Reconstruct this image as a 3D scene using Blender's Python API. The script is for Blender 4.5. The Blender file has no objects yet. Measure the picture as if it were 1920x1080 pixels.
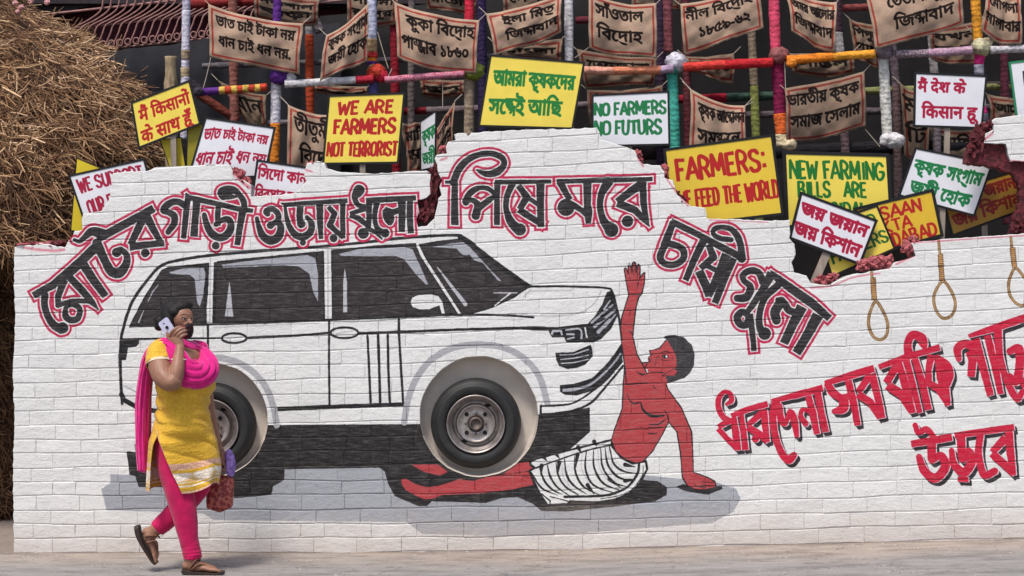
import bpy, bmesh, math, random
import numpy as np
from mathutils import Vector, geometry
random.seed(7); RNG = np.random.default_rng(7)
SC = bpy.context.scene
COL = SC.collection

# ------------------------------------------------------------------ camera, sky, sun, exposure
S = 0.0033           # metres per photo pixel on the wall's face
D = 11.0             # camera to wall
ZC = 496 * S
cam_d = bpy.data.cameras.new('camera')
cam = bpy.data.objects.new('camera', cam_d); COL.objects.link(cam)
cam.location = (0, -D, ZC); cam.rotation_euler = (math.pi / 2, 0, 0)
cam_d.sensor_width = 36.0
cam_d.lens = 36.0 * D / (1920 * S)
cam_d.clip_start = 0.1; cam_d.clip_end = 900
SC.camera = cam
world = bpy.data.worlds.new('World'); SC.world = world; world.use_nodes = True
wn = world.node_tree.nodes; wl = world.node_tree.links
sky = wn.new('ShaderNodeTexSky'); sky.sky_type = 'NISHITA'; sky.sun_disc = False
SUN_EL, SUN_AZ = math.radians(62), math.radians(208)
sky.sun_elevation = SUN_EL; sky.sun_rotation = SUN_AZ
sky.dust_density = 3.0; sky.air_density = 1.0; sky.ozone_density = 1.0
wl.new(sky.outputs[0], wn['Background'].inputs[0]); wn['Background'].inputs[1].default_value = 0.098
sun_d = bpy.data.lights.new('sun', 'SUN'); sun_d.energy = 2.0; sun_d.angle = math.radians(12); sun_d.color = (1.0, 0.95, 0.88)
sun = bpy.data.objects.new('sun', sun_d); COL.objects.link(sun)
sv = Vector((math.sin(SUN_AZ) * math.cos(SUN_EL), math.cos(SUN_AZ) * math.cos(SUN_EL), math.sin(SUN_EL)))
sun.rotation_euler = sv.to_track_quat('Z', 'Y').to_euler(); sun.location = (-4, -8, 9)
SC.view_settings.view_transform = 'Standard'; SC.view_settings.look = 'None'
SC.view_settings.exposure = 0.70; SC.view_settings.gamma = 1.0; SC.view_settings.use_curve_mapping = False

# ------------------------------------------------------------------ helpers
def P(px, py, y=0.0):
    """photo pixel carried out to the depth y behind the wall face"""
    k = S * (D + y) / D
    return Vector(((px - 960) * k, y, ZC + (540 - py) * k))

def tag(o, label=None, cat=None, group=None, kind=None):
    if label: o['label'] = label
    if cat: o['category'] = cat
    if group: o['group'] = group
    if kind: o['kind'] = kind
    return o

def empty(name, loc=(0, 0, 0)):
    o = bpy.data.objects.new(name, None); COL.objects.link(o); o.location = loc
    o.empty_display_size = 0.1
    return o

def mesh_obj(name, verts, faces, mat, parent=None, smooth=False, uv=None, mats=None, midx=None):
    me = bpy.data.meshes.new(name)
    if isinstance(verts, np.ndarray): verts = verts.tolist()
    if isinstance(faces, np.ndarray): faces = faces.tolist()
    me.from_pydata(verts, [], faces)
    for m in (mats or [mat]): me.materials.append(m)
    if midx is not None: me.polygons.foreach_set('material_index', np.asarray(midx, dtype=np.int32))
    if uv is not None:
        lay = me.uv_layers.new(name='UVMap')
        li = np.empty(len(me.loops), dtype=np.int32); me.loops.foreach_get('vertex_index', li)
        lay.data.foreach_set('uv', np.asarray(uv, dtype=np.float32)[li].ravel())
    if smooth: me.polygons.foreach_set('use_smooth', np.ones(len(me.polygons), dtype=bool))
    me.update()
    o = bpy.data.objects.new(name, me); COL.objects.link(o)
    if parent is not None:
        o.parent = parent
        o.matrix_parent_inverse = parent.matrix_basis.inverted()
    return o

def srgb(r, g, b):
    f = lambda c: (c / 255 / 12.92) if c <= 10 else ((c / 255 + 0.055) / 1.055) ** 2.4
    return (f(r), f(g), f(b))

class NT:
    def __init__(s, name):
        s.m = bpy.data.materials.new(name); s.m.use_nodes = True
        s.t = s.m.node_tree; s.b = s.t.nodes['Principled BSDF']
    def n(s, typ, **kw):
        nd = s.t.nodes.new(typ)
        for k, v in kw.items():
            if k.startswith('i_'):
                key = k[2:]
                key = int(key) if key.isdigit() else key.replace('_', ' ')
                nd.inputs[key].default_value = v
            else: setattr(nd, k, v)
        return nd
    def l(s, a, b): s.t.links.new(a, b)
    def pos(s, scale=(1, 1, 1)):
        g = s.n('ShaderNodeNewGeometry'); mp = s.n('ShaderNodeMapping'); mp.inputs['Scale'].default_value = scale
        s.l(g.outputs['Position'], mp.inputs[0]); return mp.outputs[0]
    def noise(s, scale, detail=4, rough=0.55, vec=None, sc=(1, 1, 1)):
        nd = s.n('ShaderNodeTexNoise'); nd.inputs['Scale'].default_value = scale
        nd.inputs['Detail'].default_value = detail; nd.inputs['Roughness'].default_value = rough
        s.l(vec if vec is not None else s.pos(sc), nd.inputs['Vector']); return nd.outputs['Fac']
    def ramp(s, fac, stops):
        r = s.n('ShaderNodeValToRGB'); e = r.color_ramp.elements
        while len(e) < len(stops): e.new(0.5)
        for q, (p, c) in zip(e, stops):
            q.position = p; q.color = (*c, 1) if len(c) == 3 else c
        s.l(fac, r.inputs[0]); return r.outputs[0]
    def mix(s, fac, a, b, mode='MIX'):
        m = s.n('ShaderNodeMix', data_type='RGBA', blend_type=mode)
        for key, v in ((0, fac), (6, a), (7, b)):
            if hasattr(v, 'links'): s.l(v, m.inputs[key])
            else: m.inputs[key].default_value = v if key == 0 else (*v[:3], 1)
        return m.outputs[2]
    def math(s, op, a, b=0.0):
        m = s.n('ShaderNodeMath', operation=op)
        for k, v in ((0, a), (1, b)):
            if hasattr(v, 'links'): s.l(v, m.inputs[k])
            else: m.inputs[k].default_value = v
        return m.outputs[0]
    def bump(s, h, strength=0.3, dist=0.01):
        b = s.n('ShaderNodeBump'); b.inputs['Strength'].default_value = strength; b.inputs['Distance'].default_value = dist
        s.l(h, b.inputs['Height']); s.l(b.outputs[0], s.b.inputs['Normal'])
    def col(s, c):
        if hasattr(c, 'links'): s.l(c, s.b.inputs['Base Color'])
        else: s.b.inputs['Base Color'].default_value = (*c, 1)
    def rough(s, r): s.b.inputs['Roughness'].default_value = r
    def spec(s, v): s.b.inputs['Specular IOR Level'].default_value = v

def simple(name, c, rough=0.8, var=0.25, nscale=30, bump=0.2, bdist=0.003, sc=(1, 1, 1), spec=0.3, metal=0.0):
    t = NT(name); f = t.noise(nscale, 5, 0.6, sc=sc)
    lo = tuple(max(0, x * (1 - var)) for x in c); hi = tuple(min(1, x * (1 + var)) for x in c)
    t.col(t.ramp(f, [(0.3, lo), (0.7, hi)])); t.rough(rough); t.spec(spec)
    t.b.inputs['Metallic'].default_value = metal
    if bump: t.bump(f, bump, bdist)
    return t.m

def smooth_noise(h, w, cell, seed):
    r = np.random.default_rng(seed)
    gh, gw = int(h / cell) + 3, int(w / cell) + 3
    g = r.random((gh, gw)).astype(np.float32) * 2 - 1
    y = np.arange(h) / cell; x = np.arange(w) / cell
    yi = y.astype(int); xi = x.astype(int); fy = y - yi; fx = x - xi
    fy = fy * fy * (3 - 2 * fy); fx = fx * fx * (3 - 2 * fx)
    a = g[yi][:, xi] * (1 - fx) + g[yi][:, xi + 1] * fx
    b = g[yi + 1][:, xi] * (1 - fx) + g[yi + 1][:, xi + 1] * fx
    return (a * (1 - fy)[:, None] + b * fy[:, None]).astype(np.float32)

# ------------------------------------------------------------------ brush: flat paint kept as a generated image
def catmull(pts, n=6, closed=False):
    p = np.array(pts, dtype=float)
    if len(p) < 3: return p
    if closed: q = np.vstack([p[-1], p, p[0], p[1]])
    else: q = np.vstack([2 * p[0] - p[1], p, 2 * p[-1] - p[-2]])
    out = []
    for i in range(1, len(q) - 2):
        a, b, c, d = q[i - 1], q[i], q[i + 1], q[i + 2]
        for k in range(n):
            t = k / n
            out.append(0.5 * ((2 * b) + (-a + c) * t + (2 * a - 5 * b + 4 * c - d) * t * t + (-a + 3 * b - 3 * c + d) * t ** 3))
    if not closed: out.append(q[-2])
    else: out.append(out[0])
    return np.array(out)

class Canvas:
    def __init__(s, x0, y0, w, h, k, base, wob=0.0, seed=1):
        s.x0, s.y0, s.k = x0, y0, k
        s.W, s.H = int(w * k), int(h * k)
        s.c = np.empty((s.H, s.W, 3), dtype=np.float32); s.c[:] = base
        s.wob = wob
        if wob:
            s.nz = smooth_noise(s.H, s.W, 9 * k, seed) * 0.6 + smooth_noise(s.H, s.W, 3 * k, seed + 1) * 0.4
    def win(s, xa, ya, xb, yb):
        i0 = max(0, int((ya - s.y0) * s.k)); i1 = min(s.H, int((yb - s.y0) * s.k) + 2)
        j0 = max(0, int((xa - s.x0) * s.k)); j1 = min(s.W, int((xb - s.x0) * s.k) + 2)
        return i0, i1, j0, j1
    def grid(s, w):
        i0, i1, j0, j1 = w
        y = (np.arange(i0, i1, dtype=np.float32) + 0.5) / s.k + s.y0
        x = (np.arange(j0, j1, dtype=np.float32) + 0.5) / s.k + s.x0
        return np.meshgrid(x, y)
    def field(s): return np.full((s.H, s.W), 99.0, dtype=np.float32)
    def stroke_d(s, d, pts, off=(0, 0), flat=True, pad=9):
        """union of a brush stroke (x, y, width) into the distance field d"""
        p = np.asarray(pts, dtype=float)
        n = len(p) - 1
        for i in range(n):
            ax, ay, aw = p[i]; bx, by, bw = p[i + 1]
            ax += off[0]; bx += off[0]; ay += off[1]; by += off[1]
            r = max(aw, bw) / 2 + pad
            w = s.win(min(ax, bx) - r, min(ay, by) - r, max(ax, bx) + r, max(ay, by) + r)
            if w[1] <= w[0] or w[3] <= w[2]: continue
            X, Y = s.grid(w)
            L = math.hypot(bx - ax, by - ay) + 1e-6
            ux, uy = (bx - ax) / L, (by - ay) / L
            t = ((X - ax) * ux + (Y - ay) * uy)
            perp = np.abs((X - ax) * uy - (Y - ay) * ux)
            tc = np.clip(t / L, 0, 1); rr = aw / 2 + (bw - aw) / 2 * tc
            over = np.maximum(np.maximum(-t, t - L), 0)
            dd = np.hypot(perp, over) - rr
            if flat and i == 0:
                dd = np.where(t < 0, np.maximum(perp - rr, -t), dd)
            if flat and i == n - 1:
                dd = np.where(t > L, np.maximum(perp - rr, t - L), dd)
            sub = d[w[0]:w[1], w[2]:w[3]]
            np.minimum(sub, dd, out=sub)
    def poly_d(s, contours, pad=9):
        """signed distance (negative inside, nonzero winding) to closed contours; returns window and field"""
        allp = np.vstack(contours)
        w = s.win(allp[:, 0].min() - pad, allp[:, 1].min() - pad, allp[:, 0].max() + pad, allp[:, 1].max() + pad)
        if w[1] <= w[0] or w[3] <= w[2]: return None, None
        X, Y = s.grid(w)
        wind = np.zeros(X.shape, dtype=np.int16); dist = np.full(X.shape, 1e9, dtype=np.float32)
        for c in contours:
            n = len(c)
            for i in range(n):
                ax, ay = c[i]; bx, by = c[(i + 1) % n]
                dx, dy = bx - ax, by - ay
                L2 = dx * dx + dy * dy
                if L2 < 1e-9: continue
                t = np.clip(((X - ax) * dx + (Y - ay) * dy) / L2, 0, 1)
                np.minimum(dist, (X - ax - t * dx) ** 2 + (Y - ay - t * dy) ** 2, out=dist)
                cr = dx * (Y - ay) - dy * (X - ax)
                if dy > 0: wind += ((Y >= ay) & (Y < by) & (cr > 0))
                elif dy < 0: wind -= ((Y >= by) & (Y < ay) & (cr < 0))
        dist = np.sqrt(dist)
        return w, np.where(wind != 0, -dist, dist)
    def put(s, w, dd, color, lo=-1e9, hi=0.0, op=1.0):
        i0, i1, j0, j1 = w
        if s.wob: dd = dd + s.nz[i0:i1, j0:j1] * s.wob
        a = np.clip((hi - dd) * s.k + 0.5, 0, 1)
        if lo > -1e8: a = a * np.clip((dd - lo) * s.k + 0.5, 0, 1)
        a = (a * op)[..., None]
        s.c[i0:i1, j0:j1] = s.c[i0:i1, j0:j1] * (1 - a) + np.asarray(color, dtype=np.float32) * a
    def full(s): return (0, s.H, 0, s.W)
    def poly(s, pts, color, line=None, lw=1.5, curve=False):
        p = np.array(pts, dtype=float)
        if curve: p = catmull(p, 5, closed=True)[:-1]
        w, dd = s.poly_d([p], pad=4 + lw)
        if w is None: return
        if color is not None: s.put(w, dd, color)
        if line is not None: s.put(w, np.abs(dd) - lw / 2, line)
    def line(s, pts, width, color, curve=False, flat=False, op=1.0, closed=False):
        p = [(q[0], q[1], q[2] if len(q) > 2 else width) for q in pts]
        if curve: p = catmull(p, 5, closed=closed)
        p = np.array(p, dtype=float); m = p[:, 2].max() + 3
        w = s.win(p[:, 0].min() - m, p[:, 1].min() - m, p[:, 0].max() + m, p[:, 1].max() + m)
        if w[1] <= w[0] or w[3] <= w[2]: return
        d = s.field() if False else None
        full = Canvas.__new__(Canvas); full.x0, full.y0, full.k = s.x0 + w[2] / s.k, s.y0 + w[0] / s.k, s.k
        full.W, full.H = w[3] - w[2], w[1] - w[0]
        d = np.full((full.H, full.W), 99.0, dtype=np.float32)
        full.stroke_d(d, p, flat=flat, pad=3)
        s.put(w, d, color, op=op)
    def image(s, name):
        im = bpy.data.images.new(name, s.W, s.H, alpha=False, float_buffer=False)
        im.colorspace_settings.name = 'sRGB'
        buf = np.ones((s.H, s.W, 4), dtype=np.float32); buf[..., :3] = np.clip(s.c[::-1], 0, 255) / 255
        im.pixels.foreach_set(buf.ravel()); im.update(); im.pack()
        return im
# ------------------------------------------------------------------ the mural: what the painters laid on the wall
BLK = (42, 40, 42); LN = (28, 28, 31); WIN = (50, 45, 46); WHT = (226, 226, 224); PNK = (186, 40, 78); RED = (200, 26, 60)
GRY = (166, 168, 176); LGR = (186, 186, 192); SKIN = (176, 66, 70)
cv = Canvas(10, 190, 1925, 860, 2.0, WHT, wob=0.55, seed=5)
def TR(o, s, pts):
    return [(o[0] + p[0] / s, o[1] + p[1] / s) + ((p[2] / s,) if len(p) > 2 else ()) for p in pts]

# grey floor shade painted under the car
cv.poly([(190, 917), (207, 905), (207, 889), (240, 890), (700, 874), (1200, 890), (1345, 905), (1380, 916), (1389, 935), (1376, 958),
         (1335, 981), (1200, 991), (1000, 1006), (860, 1003), (792, 1001), (762, 979), (400, 975), (380, 962), (200, 957)], (163, 166, 173))
# under-body and cast black
cv.poly([(237, 846), (254, 848), (252, 833), (300, 815), (400, 800), (490, 797), (785, 795), (1013, 777), (1106, 764), (1106, 810), (1080, 833),
         (1060, 850), (1040, 880), (1200, 899), (1232, 902), (1251, 913), (1250, 928), (1228, 940), (1150, 950), (1060, 959), (1015, 958), (1000, 945),
         (970, 932), (940, 934), (910, 943), (810, 940), (800, 949), (785, 949), (740, 930), (727, 905), (722, 885), (712, 877), (534, 880),
         (533, 900), (512, 912), (509, 928), (440, 934), (420, 915), (260, 913), (254, 893), (243, 890)], (38, 35, 36))
# windows
o, q = (220, 440), 4.5; B, Cc = (600, 430), (980, 520)
cv.poly([(244, 611), (270, 560), (304, 507), (315, 502), (391, 494), (389, 546), (383, 609)], WIN, LN, 3)
cv.poly([(408, 491), (500, 482), (606, 472), (608, 600), (402, 607), (400, 551)], WIN, LN, 3)
cv.poly([(622, 470), (700, 462), (778, 457), (784, 470), (807, 508), (858, 588), (624, 599)], WIN, LN, 3)
cv.poly([(787, 459), (820, 453), (862, 449), (880, 454), (940, 497), (988, 534), (989, 539), (964, 557), (920, 577), (880, 589), (864, 589), (811, 508)], WIN, LN, 3)
cv.line([(386, 497), (385, 606)], 5, LN); cv.line([(404, 494), (401, 605)], 6, LN)
cv.poly(TR(o, q, [(438, 315), (560, 285), (730, 280), (745, 330), (725, 500), (697, 612), (675, 575), (650, 370), (610, 340), (455, 330)]), GRY)
cv.poly(TR(o, q, [(880, 252), (1250, 205), (1600, 172), (1670, 200), (1695, 330), (1693, 562), (1655, 490), (1620, 330), (1530, 268), (1400, 258), (890, 278)]), GRY)
cv.poly(TR(o, q, [(945, 395), (960, 500), (978, 690), (908, 690)]), LGR)
cv.line(TR(o, q, [(345, 425, 6), (300, 480, 12), (260, 560, 6)]), 2, GRY); cv.line(TR(o, q, [(222, 640, 8), (180, 740, 14)]), 2, LGR)
cv.poly(TR(B, q, [(160, 208), (330, 165), (720, 150), (780, 170), (850, 320), (912, 466), (890, 462), (800, 370), (710, 250), (640, 226), (400, 228), (180, 224)]), GRY)
cv.poly(TR(B, q, [(209, 328), (228, 450), (230, 702), (195, 700), (195, 450)]), LGR)
cv.poly(TR(B, q, [(936, 148), (1100, 120), (1210, 108), (1265, 150), (1400, 300), (1532, 438), (1505, 434), (1370, 280), (1300, 262), (1262, 215), (1210, 217), (1180, 195), (1150, 162)]), GRY)
cv.line(TR(B, q, [(990, 320, 10), (1110, 480, 24), (1225, 630, 36)]), 3, LGR)
cv.line(TR(B, q, [(1465, 536), (1662, 536)]), 2.2, LGR); cv.line(TR(B, q, [(1605, 540), (1540, 590), (1475, 645)]), 2.2, WHT)
cv.line(TR(B, q, [(825, 140), (860, 220), (950, 360), (1080, 560), (1180, 715)]), 5, WHT)
cv.poly(TR(B, q, [(760, 620), (775, 575), (830, 550), (940, 546), (1000, 560), (1035, 610), (1058, 712), (1025, 714), (1005, 645), (930, 676), (840, 680), (780, 660)]), WHT, LN, 1.5)
cv.line(TR(B, q, [(790, 605), (880, 600), (970, 600)]), 1.5, LGR)
# body outline
cv.line([(229, 757), (226, 700), (226, 650), (230, 620), (248, 566), (283, 517), (303, 498), (330, 489), (385, 480), (460, 473), (640, 459), (760, 446), (850, 441), (870, 446), (890, 459)], 5.5, LN, curve=True)
cv.line([(862, 446), (885, 458), (925, 489), (960, 514), (992, 537)], 7, LN)
cv.line([(985, 537), (1010, 537), (1060, 537), (1135, 540), (1148, 548), (1156, 575), (1162, 605), (1168, 650)], 4, LN, curve=True)
cv.line([(880, 456), (930, 500), (965, 522), (990, 540), (964, 556)], 2, LN)
for x in (394.5, 615): cv.line([(x, 484 if x < 500 else 470), (x - (1 if x < 500 else 0), 602)], 3, (170, 168, 172), op=0.6)
cv.poly([(226, 637), (262, 634), (261, 644), (255, 650), (240, 652), (236, 675), (226, 675)], LN)
cv.line([(228, 740), (232, 750), (262, 766), (300, 772)], 9, LN)
cv.line([(230, 722), (262, 738)], 2.5, GRY)
cv.line([(244, 612), (402, 608), (520, 604), (610, 600), (740, 595), (870, 590), (960, 592), (1000, 595)], 4.2, LN, curve=True)
cv.line([(620, 606), (740, 602), (860, 598), (980, 599)], 2, (176, 174, 178), op=0.6); cv.line([(400, 614), (600, 606)], 2.2, (176, 174, 178), op=0.6)
cv.line([(226, 636), (413, 634)], 3.6, LN); cv.line([(464, 634), (560, 629), (617, 624)], 4.4, LN)
cv.line([(672, 625), (760, 622), (860, 618), (1000, 614), (1040, 616)], 5, LN)
for cx, cy, rx, ry in ((439, 634, 23, 9), (646, 624, 26, 10)):
    cv.line([(cx + rx * math.cos(a), cy + ry * math.sin(a)) for a in np.linspace(0, 2 * math.pi, 26)], 4.2, LN)
    cv.line([(cx - rx * .6, cy + 2), (cx, cy - 1), (cx + rx * .6, cy - 3)], 2, LGR)
for pts, w in (([(390, 610), (390, 665)], 4.5), ([(617, 603), (617, 700), (618, 760)], 4), ([(748, 598), (748, 625), (752, 690), (756, 757)], 4.5),
               ([(689, 630), (692, 690), (695, 757)], 4.5), ([(709, 628), (711, 690), (713, 757)], 5), ([(727, 628), (728, 690), (731, 757)], 4.5)):
    cv.line(pts, w, LN)
cv.line([(521, 767), (620, 763), (760, 758)], 8, LN)
ARCH = (170, 170, 174)
cv.line([(758, 792), (764, 755), (778, 715), (805, 678), (845, 654), (893, 646), (945, 652), (985, 674), (1012, 708), (1026, 755)], 12, ARCH, curve=True)
cv.line([(385, 672), (420, 672), (462, 688), (495, 720), (512, 760), (519, 797)], 12, ARCH, curve=True)
# front end
q = 4.154
cv.line(TR(Cc, q, [(0, 292), (150, 300), (300, 300), (420, 285), (500, 250), (570, 185), (612, 108)]), 2.6, (184, 182, 186), curve=True)
cv.line(TR(Cc, q, [(60, 108), (200, 104), (380, 102)]), 3, (192, 190, 194), curve=True); cv.line(TR(Cc, q, [(10, 150), (60, 100)]), 4, (190, 188, 192))
cv.line(TR(Cc, q, [(0, 396), (110, 404), (200, 404), (350, 388), (500, 372)]), 5, LN, curve=True)
cv.poly(TR(Cc, q, [(655, 115), (700, 100), (722, 170), (742, 250), (738, 300), (690, 400), (610, 482), (550, 508), (340, 506), (325, 468), (230, 468), (212, 440), (200, 405), (500, 368), (560, 305), (620, 210)]), LN)
for a, b, w in (((682, 180), (634, 248), 16), ((700, 215), (538, 352), 20), ((716, 258), (560, 384), 24), ((680, 330), (590, 425), 28), ((722, 290), (640, 390), 14)):
    cv.line(TR(Cc, q, [(*a, w * .7), (*b, w)]), 4, GRY)
for a, b, w in (((660, 240), (690, 250), 10), ((610, 300), (650, 280), 10), ((590, 350), (640, 320), 12)): cv.line(TR(Cc, q, [(*a, w), (*b, w)]), 4, LN)
cv.line(TR(Cc, q, [(338, 410), (400, 402), (440, 402), (458, 425), (458, 475)]), 3.4, LGR, curve=True)
cv.line(TR(Cc, q, [(345, 442), (400, 445)]), 3, LGR); cv.line(TR(Cc, q, [(350, 480), (400, 468)]), 3, LGR); cv.line(TR(Cc, q, [(486, 395), (500, 467)]), 3, WHT)
cv.line(TR(Cc, q, [(228, 440), (235, 420), (300, 415), (305, 445)]), 3.6, LGR)
cv.poly(TR(Cc, q, [(255, 588), (400, 580), (530, 525), (542, 560), (545, 615), (490, 678), (420, 706), (350, 714), (285, 692), (260, 640)]), LN)
for pts in ([(288, 606), (400, 600), (512, 562)], [(295, 640), (400, 630), (512, 606)], [(302, 670), (400, 664), (512, 638)]): cv.line(TR(Cc, q, pts), 2.2, LGR)
cv.poly(TR(Cc, q, [(778, 500), (720, 590), (640, 690), (540, 785), (400, 830), (290, 840), (290, 890), (330, 915), (420, 920), (560, 880), (650, 800), (775, 655)]), LN)
cv.line(TR(Cc, q, [(320, 880, 24), (400, 872, 24), (520, 838, 18), (620, 760, 16), (700, 680, 14), (762, 595, 14)]), 4, GRY, curve=True)
cv.line(TR(Cc, q, [(140, 1003), (350, 990), (450, 950), (545, 885), (650, 800), (775, 655)]), 3.6, LN, curve=True)
cv.line(TR(Cc, q, [(150, 1068), (350, 1048), (520, 985), (640, 860), (782, 690)]), 4.4, LN, curve=True)
cv.line(TR(Cc, q, [(140, 1000), (140, 1080)]), 4, LN)
# the fallen farmer
o, q = (1120, 680), 3.857
cv.poly(TR(o, q, [(568, 898), (620, 876), (700, 905), (900, 893), (907, 912), (800, 956), (640, 930)]), (40, 40, 42))
L6, q6 = (720, 820), 3.692
cv.poly(TR(L6, q6, [(190, 190), (370, 185), (445, 240), (385, 265), (280, 240)]), SKIN)
cv.poly(TR(L6, q6, [(830, 250), (930, 180), (1015, 165), (1050, 205), (1000, 232), (860, 252)]), SKIN)
cv.poly(TR(L6, q6, [(118, 288), (150, 285), (220, 325), (300, 345), (380, 335), (520, 290), (620, 300), (750, 268), (1000, 238), (1035, 328), (900, 358), (700, 385), (400, 400), (340, 425), (280, 430), (220, 405), (150, 365), (125, 330)]), SKIN, curve=False)
cv.poly(TR(L6, q6, [(1012, 165), (1090, 138), (1200, 110), (1350, 72), (1575, 18), (1578, 60), (1640, 140), (1720, 182), (1812, 165), (1822, 220), (1770, 320), (1700, 388), (1600, 430), (1480, 450), (1290, 442), (1270, 462), (1130, 468), (1085, 400), (1050, 330), (1008, 232), (1045, 212), (1015, 190)]), WHT, LN, 4.0)
cv.line(TR(L6, q6, [(1050, 212), (1200, 158), (1400, 92), (1575, 52)]), 3, LN, curve=True)
for pts in ([(1130, 188), (1150, 270), (1200, 345), (1280, 402)], [(1250, 150), (1265, 260), (1310, 330), (1400, 392)], [(1400, 100), (1395, 220), (1450, 330), (1600, 388)],
            [(1500, 78), (1515, 210), (1590, 310), (1690, 345)], [(1560, 60), (1590, 180), (1660, 235), (1752, 250)], [(1020, 240), (1090, 350), (1200, 400)], [(1190, 170), (1205, 260), (1255, 340), (1345, 398)], [(1320, 125), (1325, 240), (1380, 340), (1490, 398)], [(1450, 90), (1455, 210), (1520, 320), (1650, 372)], [(1530, 70), (1550, 190), (1620, 275), (1720, 300)], [(1075, 205), (1110, 300), (1170, 365), (1235, 395)]):
    cv.line(TR(L6, q6, [(x, y, 14 if 0 < i < len(pts) - 1 else 5) for i, (x, y) in enumerate(pts)]), 2, LN, curve=True)
for a, b in (((1092, 195), (1085, 262)), ((1212, 175), (1202, 262)), ((1340, 118), (1325, 215)), ((1410, 330), (1455, 392)), ((1560, 290), (1640, 350)), ((1670, 300), (1740, 290)), ((1670, 190), (1740, 205)), ((1455, 30), (1470, 60)), ((1190, 112), (1215, 145)), ((1100, 130), (1130, 165)), ((1345, 70), (1365, 110))):
    cv.line(TR(L6, q6, [(*a, 30), (*b, 4)]), 3, LN)
for pts in ([(1480, 85), (1495, 215), (1560, 310)], [(1230, 165), (1240, 270), (1290, 345)], [(1372, 110), (1370, 220), (1430, 340)], [(1600, 170), (1680, 222), (1740, 235)]):
    cv.line(TR(L6, q6, pts), 1.6, (178, 176, 180), curve=True, op=0.7)
cv.line(TR(L6, q6, [(1765, 180), (1755, 250), (1690, 340), (1600, 385), (1500, 405), (1250, 412)]), 4.6, LN, curve=True)
cv.line(TR(L6, q6, [(1795, 200), (1785, 270), (1710, 365), (1620, 405), (1500, 425)]), 1.4, LN, curve=True)
cv.line(TR(L6, q6, [(1090, 390), (1150, 440), (1150, 462)]), 2.4, LN); cv.line(TR(L6, q6, [(1150, 410), (1230, 430), (1280, 445)]), 2, LN)
cv.poly(TR(o, q, [(200, 0), (187, 150), (180, 330), (125, 480), (102, 560), (130, 640), (200, 700), (280, 727), (330, 716), (400, 640), (470, 520), (515, 430), (575, 500), (600, 650), (615, 830), (650, 890), (700, 915), (740, 920), (800, 915), (860, 900), (850, 858), (800, 830), (695, 792), (690, 640), (682, 500), (610, 330), (510, 190), (492, 140), (500, 0)]), SKIN, LN, 2.1)
for pts in ([(215, 220, 4), (235, 275, 8), (270, 295, 12), (312, 290, 12), (330, 340, 14), (390, 385, 22), (480, 382, 14)], [(375, 447, 6), (440, 445, 10), (492, 410, 6)],
            [(370, 468, 4), (410, 472, 8), (465, 465, 5)], [(368, 510, 4), (400, 514, 8), (432, 508, 4)], [(402, 160, 3), (415, 185, 6), (440, 192, 4)], [(485, 345, 4), (505, 380, 8), (518, 432, 5)],
            [(305, 460, 4), (320, 470, 2)], [(755, 862, 4), (840, 868, 5)], [(750, 885, 4), (845, 890, 5)], [(700, 872, 3), (720, 895, 5), (790, 905, 5)]):
    cv.line(TR(o, q, pts), 2, LN, curve=len(pts) > 2)
o, q = (1130, 480), 4.5
cv.poly(TR(o, q, [(182, 108), (192, 98), (204, 112), (218, 155), (214, 85), (226, 66), (240, 82), (247, 140), (250, 62), (265, 50), (279, 62), (282, 140), (290, 82), (303, 68), (316, 85), (315, 185), (345, 142), (356, 142), (352, 230), (330, 320), (303, 350), (280, 440), (262, 600), (255, 680), (290, 830), (360, 962), (378, 990), (540, 1060), (200, 1085), (190, 960), (168, 800), (148, 620), (160, 520), (190, 420), (220, 330), (196, 210)]), SKIN, LN, 2.1)
cv.poly(TR(o, q, [(376, 978), (360, 938), (384, 895), (382, 868), (400, 842), (394, 798), (430, 795), (482, 775), (535, 708), (600, 760), (640, 900), (620, 1000), (560, 1010), (540, 1085), (385, 1085)]), SKIN)
cv.line(TR(o, q, [(378, 985), (360, 938), (380, 898), (403, 888), (385, 868), (388, 850), (406, 838), (394, 798), (430, 793), (482, 775), (520, 725), (540, 706)]), 1.6, LN)
cv.poly(TR(o, q, [(513, 690), (530, 675), (600, 664), (690, 688), (750, 750), (776, 830), (770, 920), (735, 990), (690, 1030), (550, 1074), (533, 1020), (600, 985), (624, 930), (622, 860), (600, 800), (575, 760), (545, 705)]), (56, 54, 57))
cv.poly(TR(o, q, [(505, 1010), (560, 975), (600, 950), (632, 965), (625, 990), (600, 1012)]), SKIN, LN, 1)
cv.line(TR(o, q, [(355, 950), (380, 990), (450, 980), (520, 985)]), 1.4, LN); cv.line(TR(o, q, [(280, 975, 4), (330, 1000, 14), (375, 995, 4)]), 2, LN)
cv.poly(TR(o, q, [(500, 850), (520, 836), (545, 838), (552, 858), (525, 864)]), (232, 230, 232), LN, 1.6); cv.line(TR(o, q, [(522, 838, 16), (524, 856, 16)]), 3, LN)
for pts in ([(490, 815, 5), (530, 803, 10), (565, 812, 5)], [(490, 870, 3), (530, 885, 7), (570, 875, 3)], [(585, 850, 3), (590, 870, 4)], [(405, 838, 8), (425, 835, 3)], [(388, 868, 6), (410, 872, 3)], [(455, 850, 3), (440, 920, 4)],
            [(470, 840, 3), (475, 925, 3)], [(210, 455, 6), (235, 460, 5), (225, 520, 3)], [(220, 325, 6), (300, 328, 8), (320, 325, 4)], [(218, 625, 3), (245, 650, 6), (262, 700, 4)], [(290, 285, 3), (300, 215, 4), (318, 180, 3)], [(232, 90, 3), (230, 200, 3)],
            [(265, 60, 3), (262, 180, 3)], [(300, 80, 3), (290, 190, 3)], [(148, 575, 5), (165, 705, 5)]):
    cv.line(TR(o, q, pts), 1.4, LN)
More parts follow.
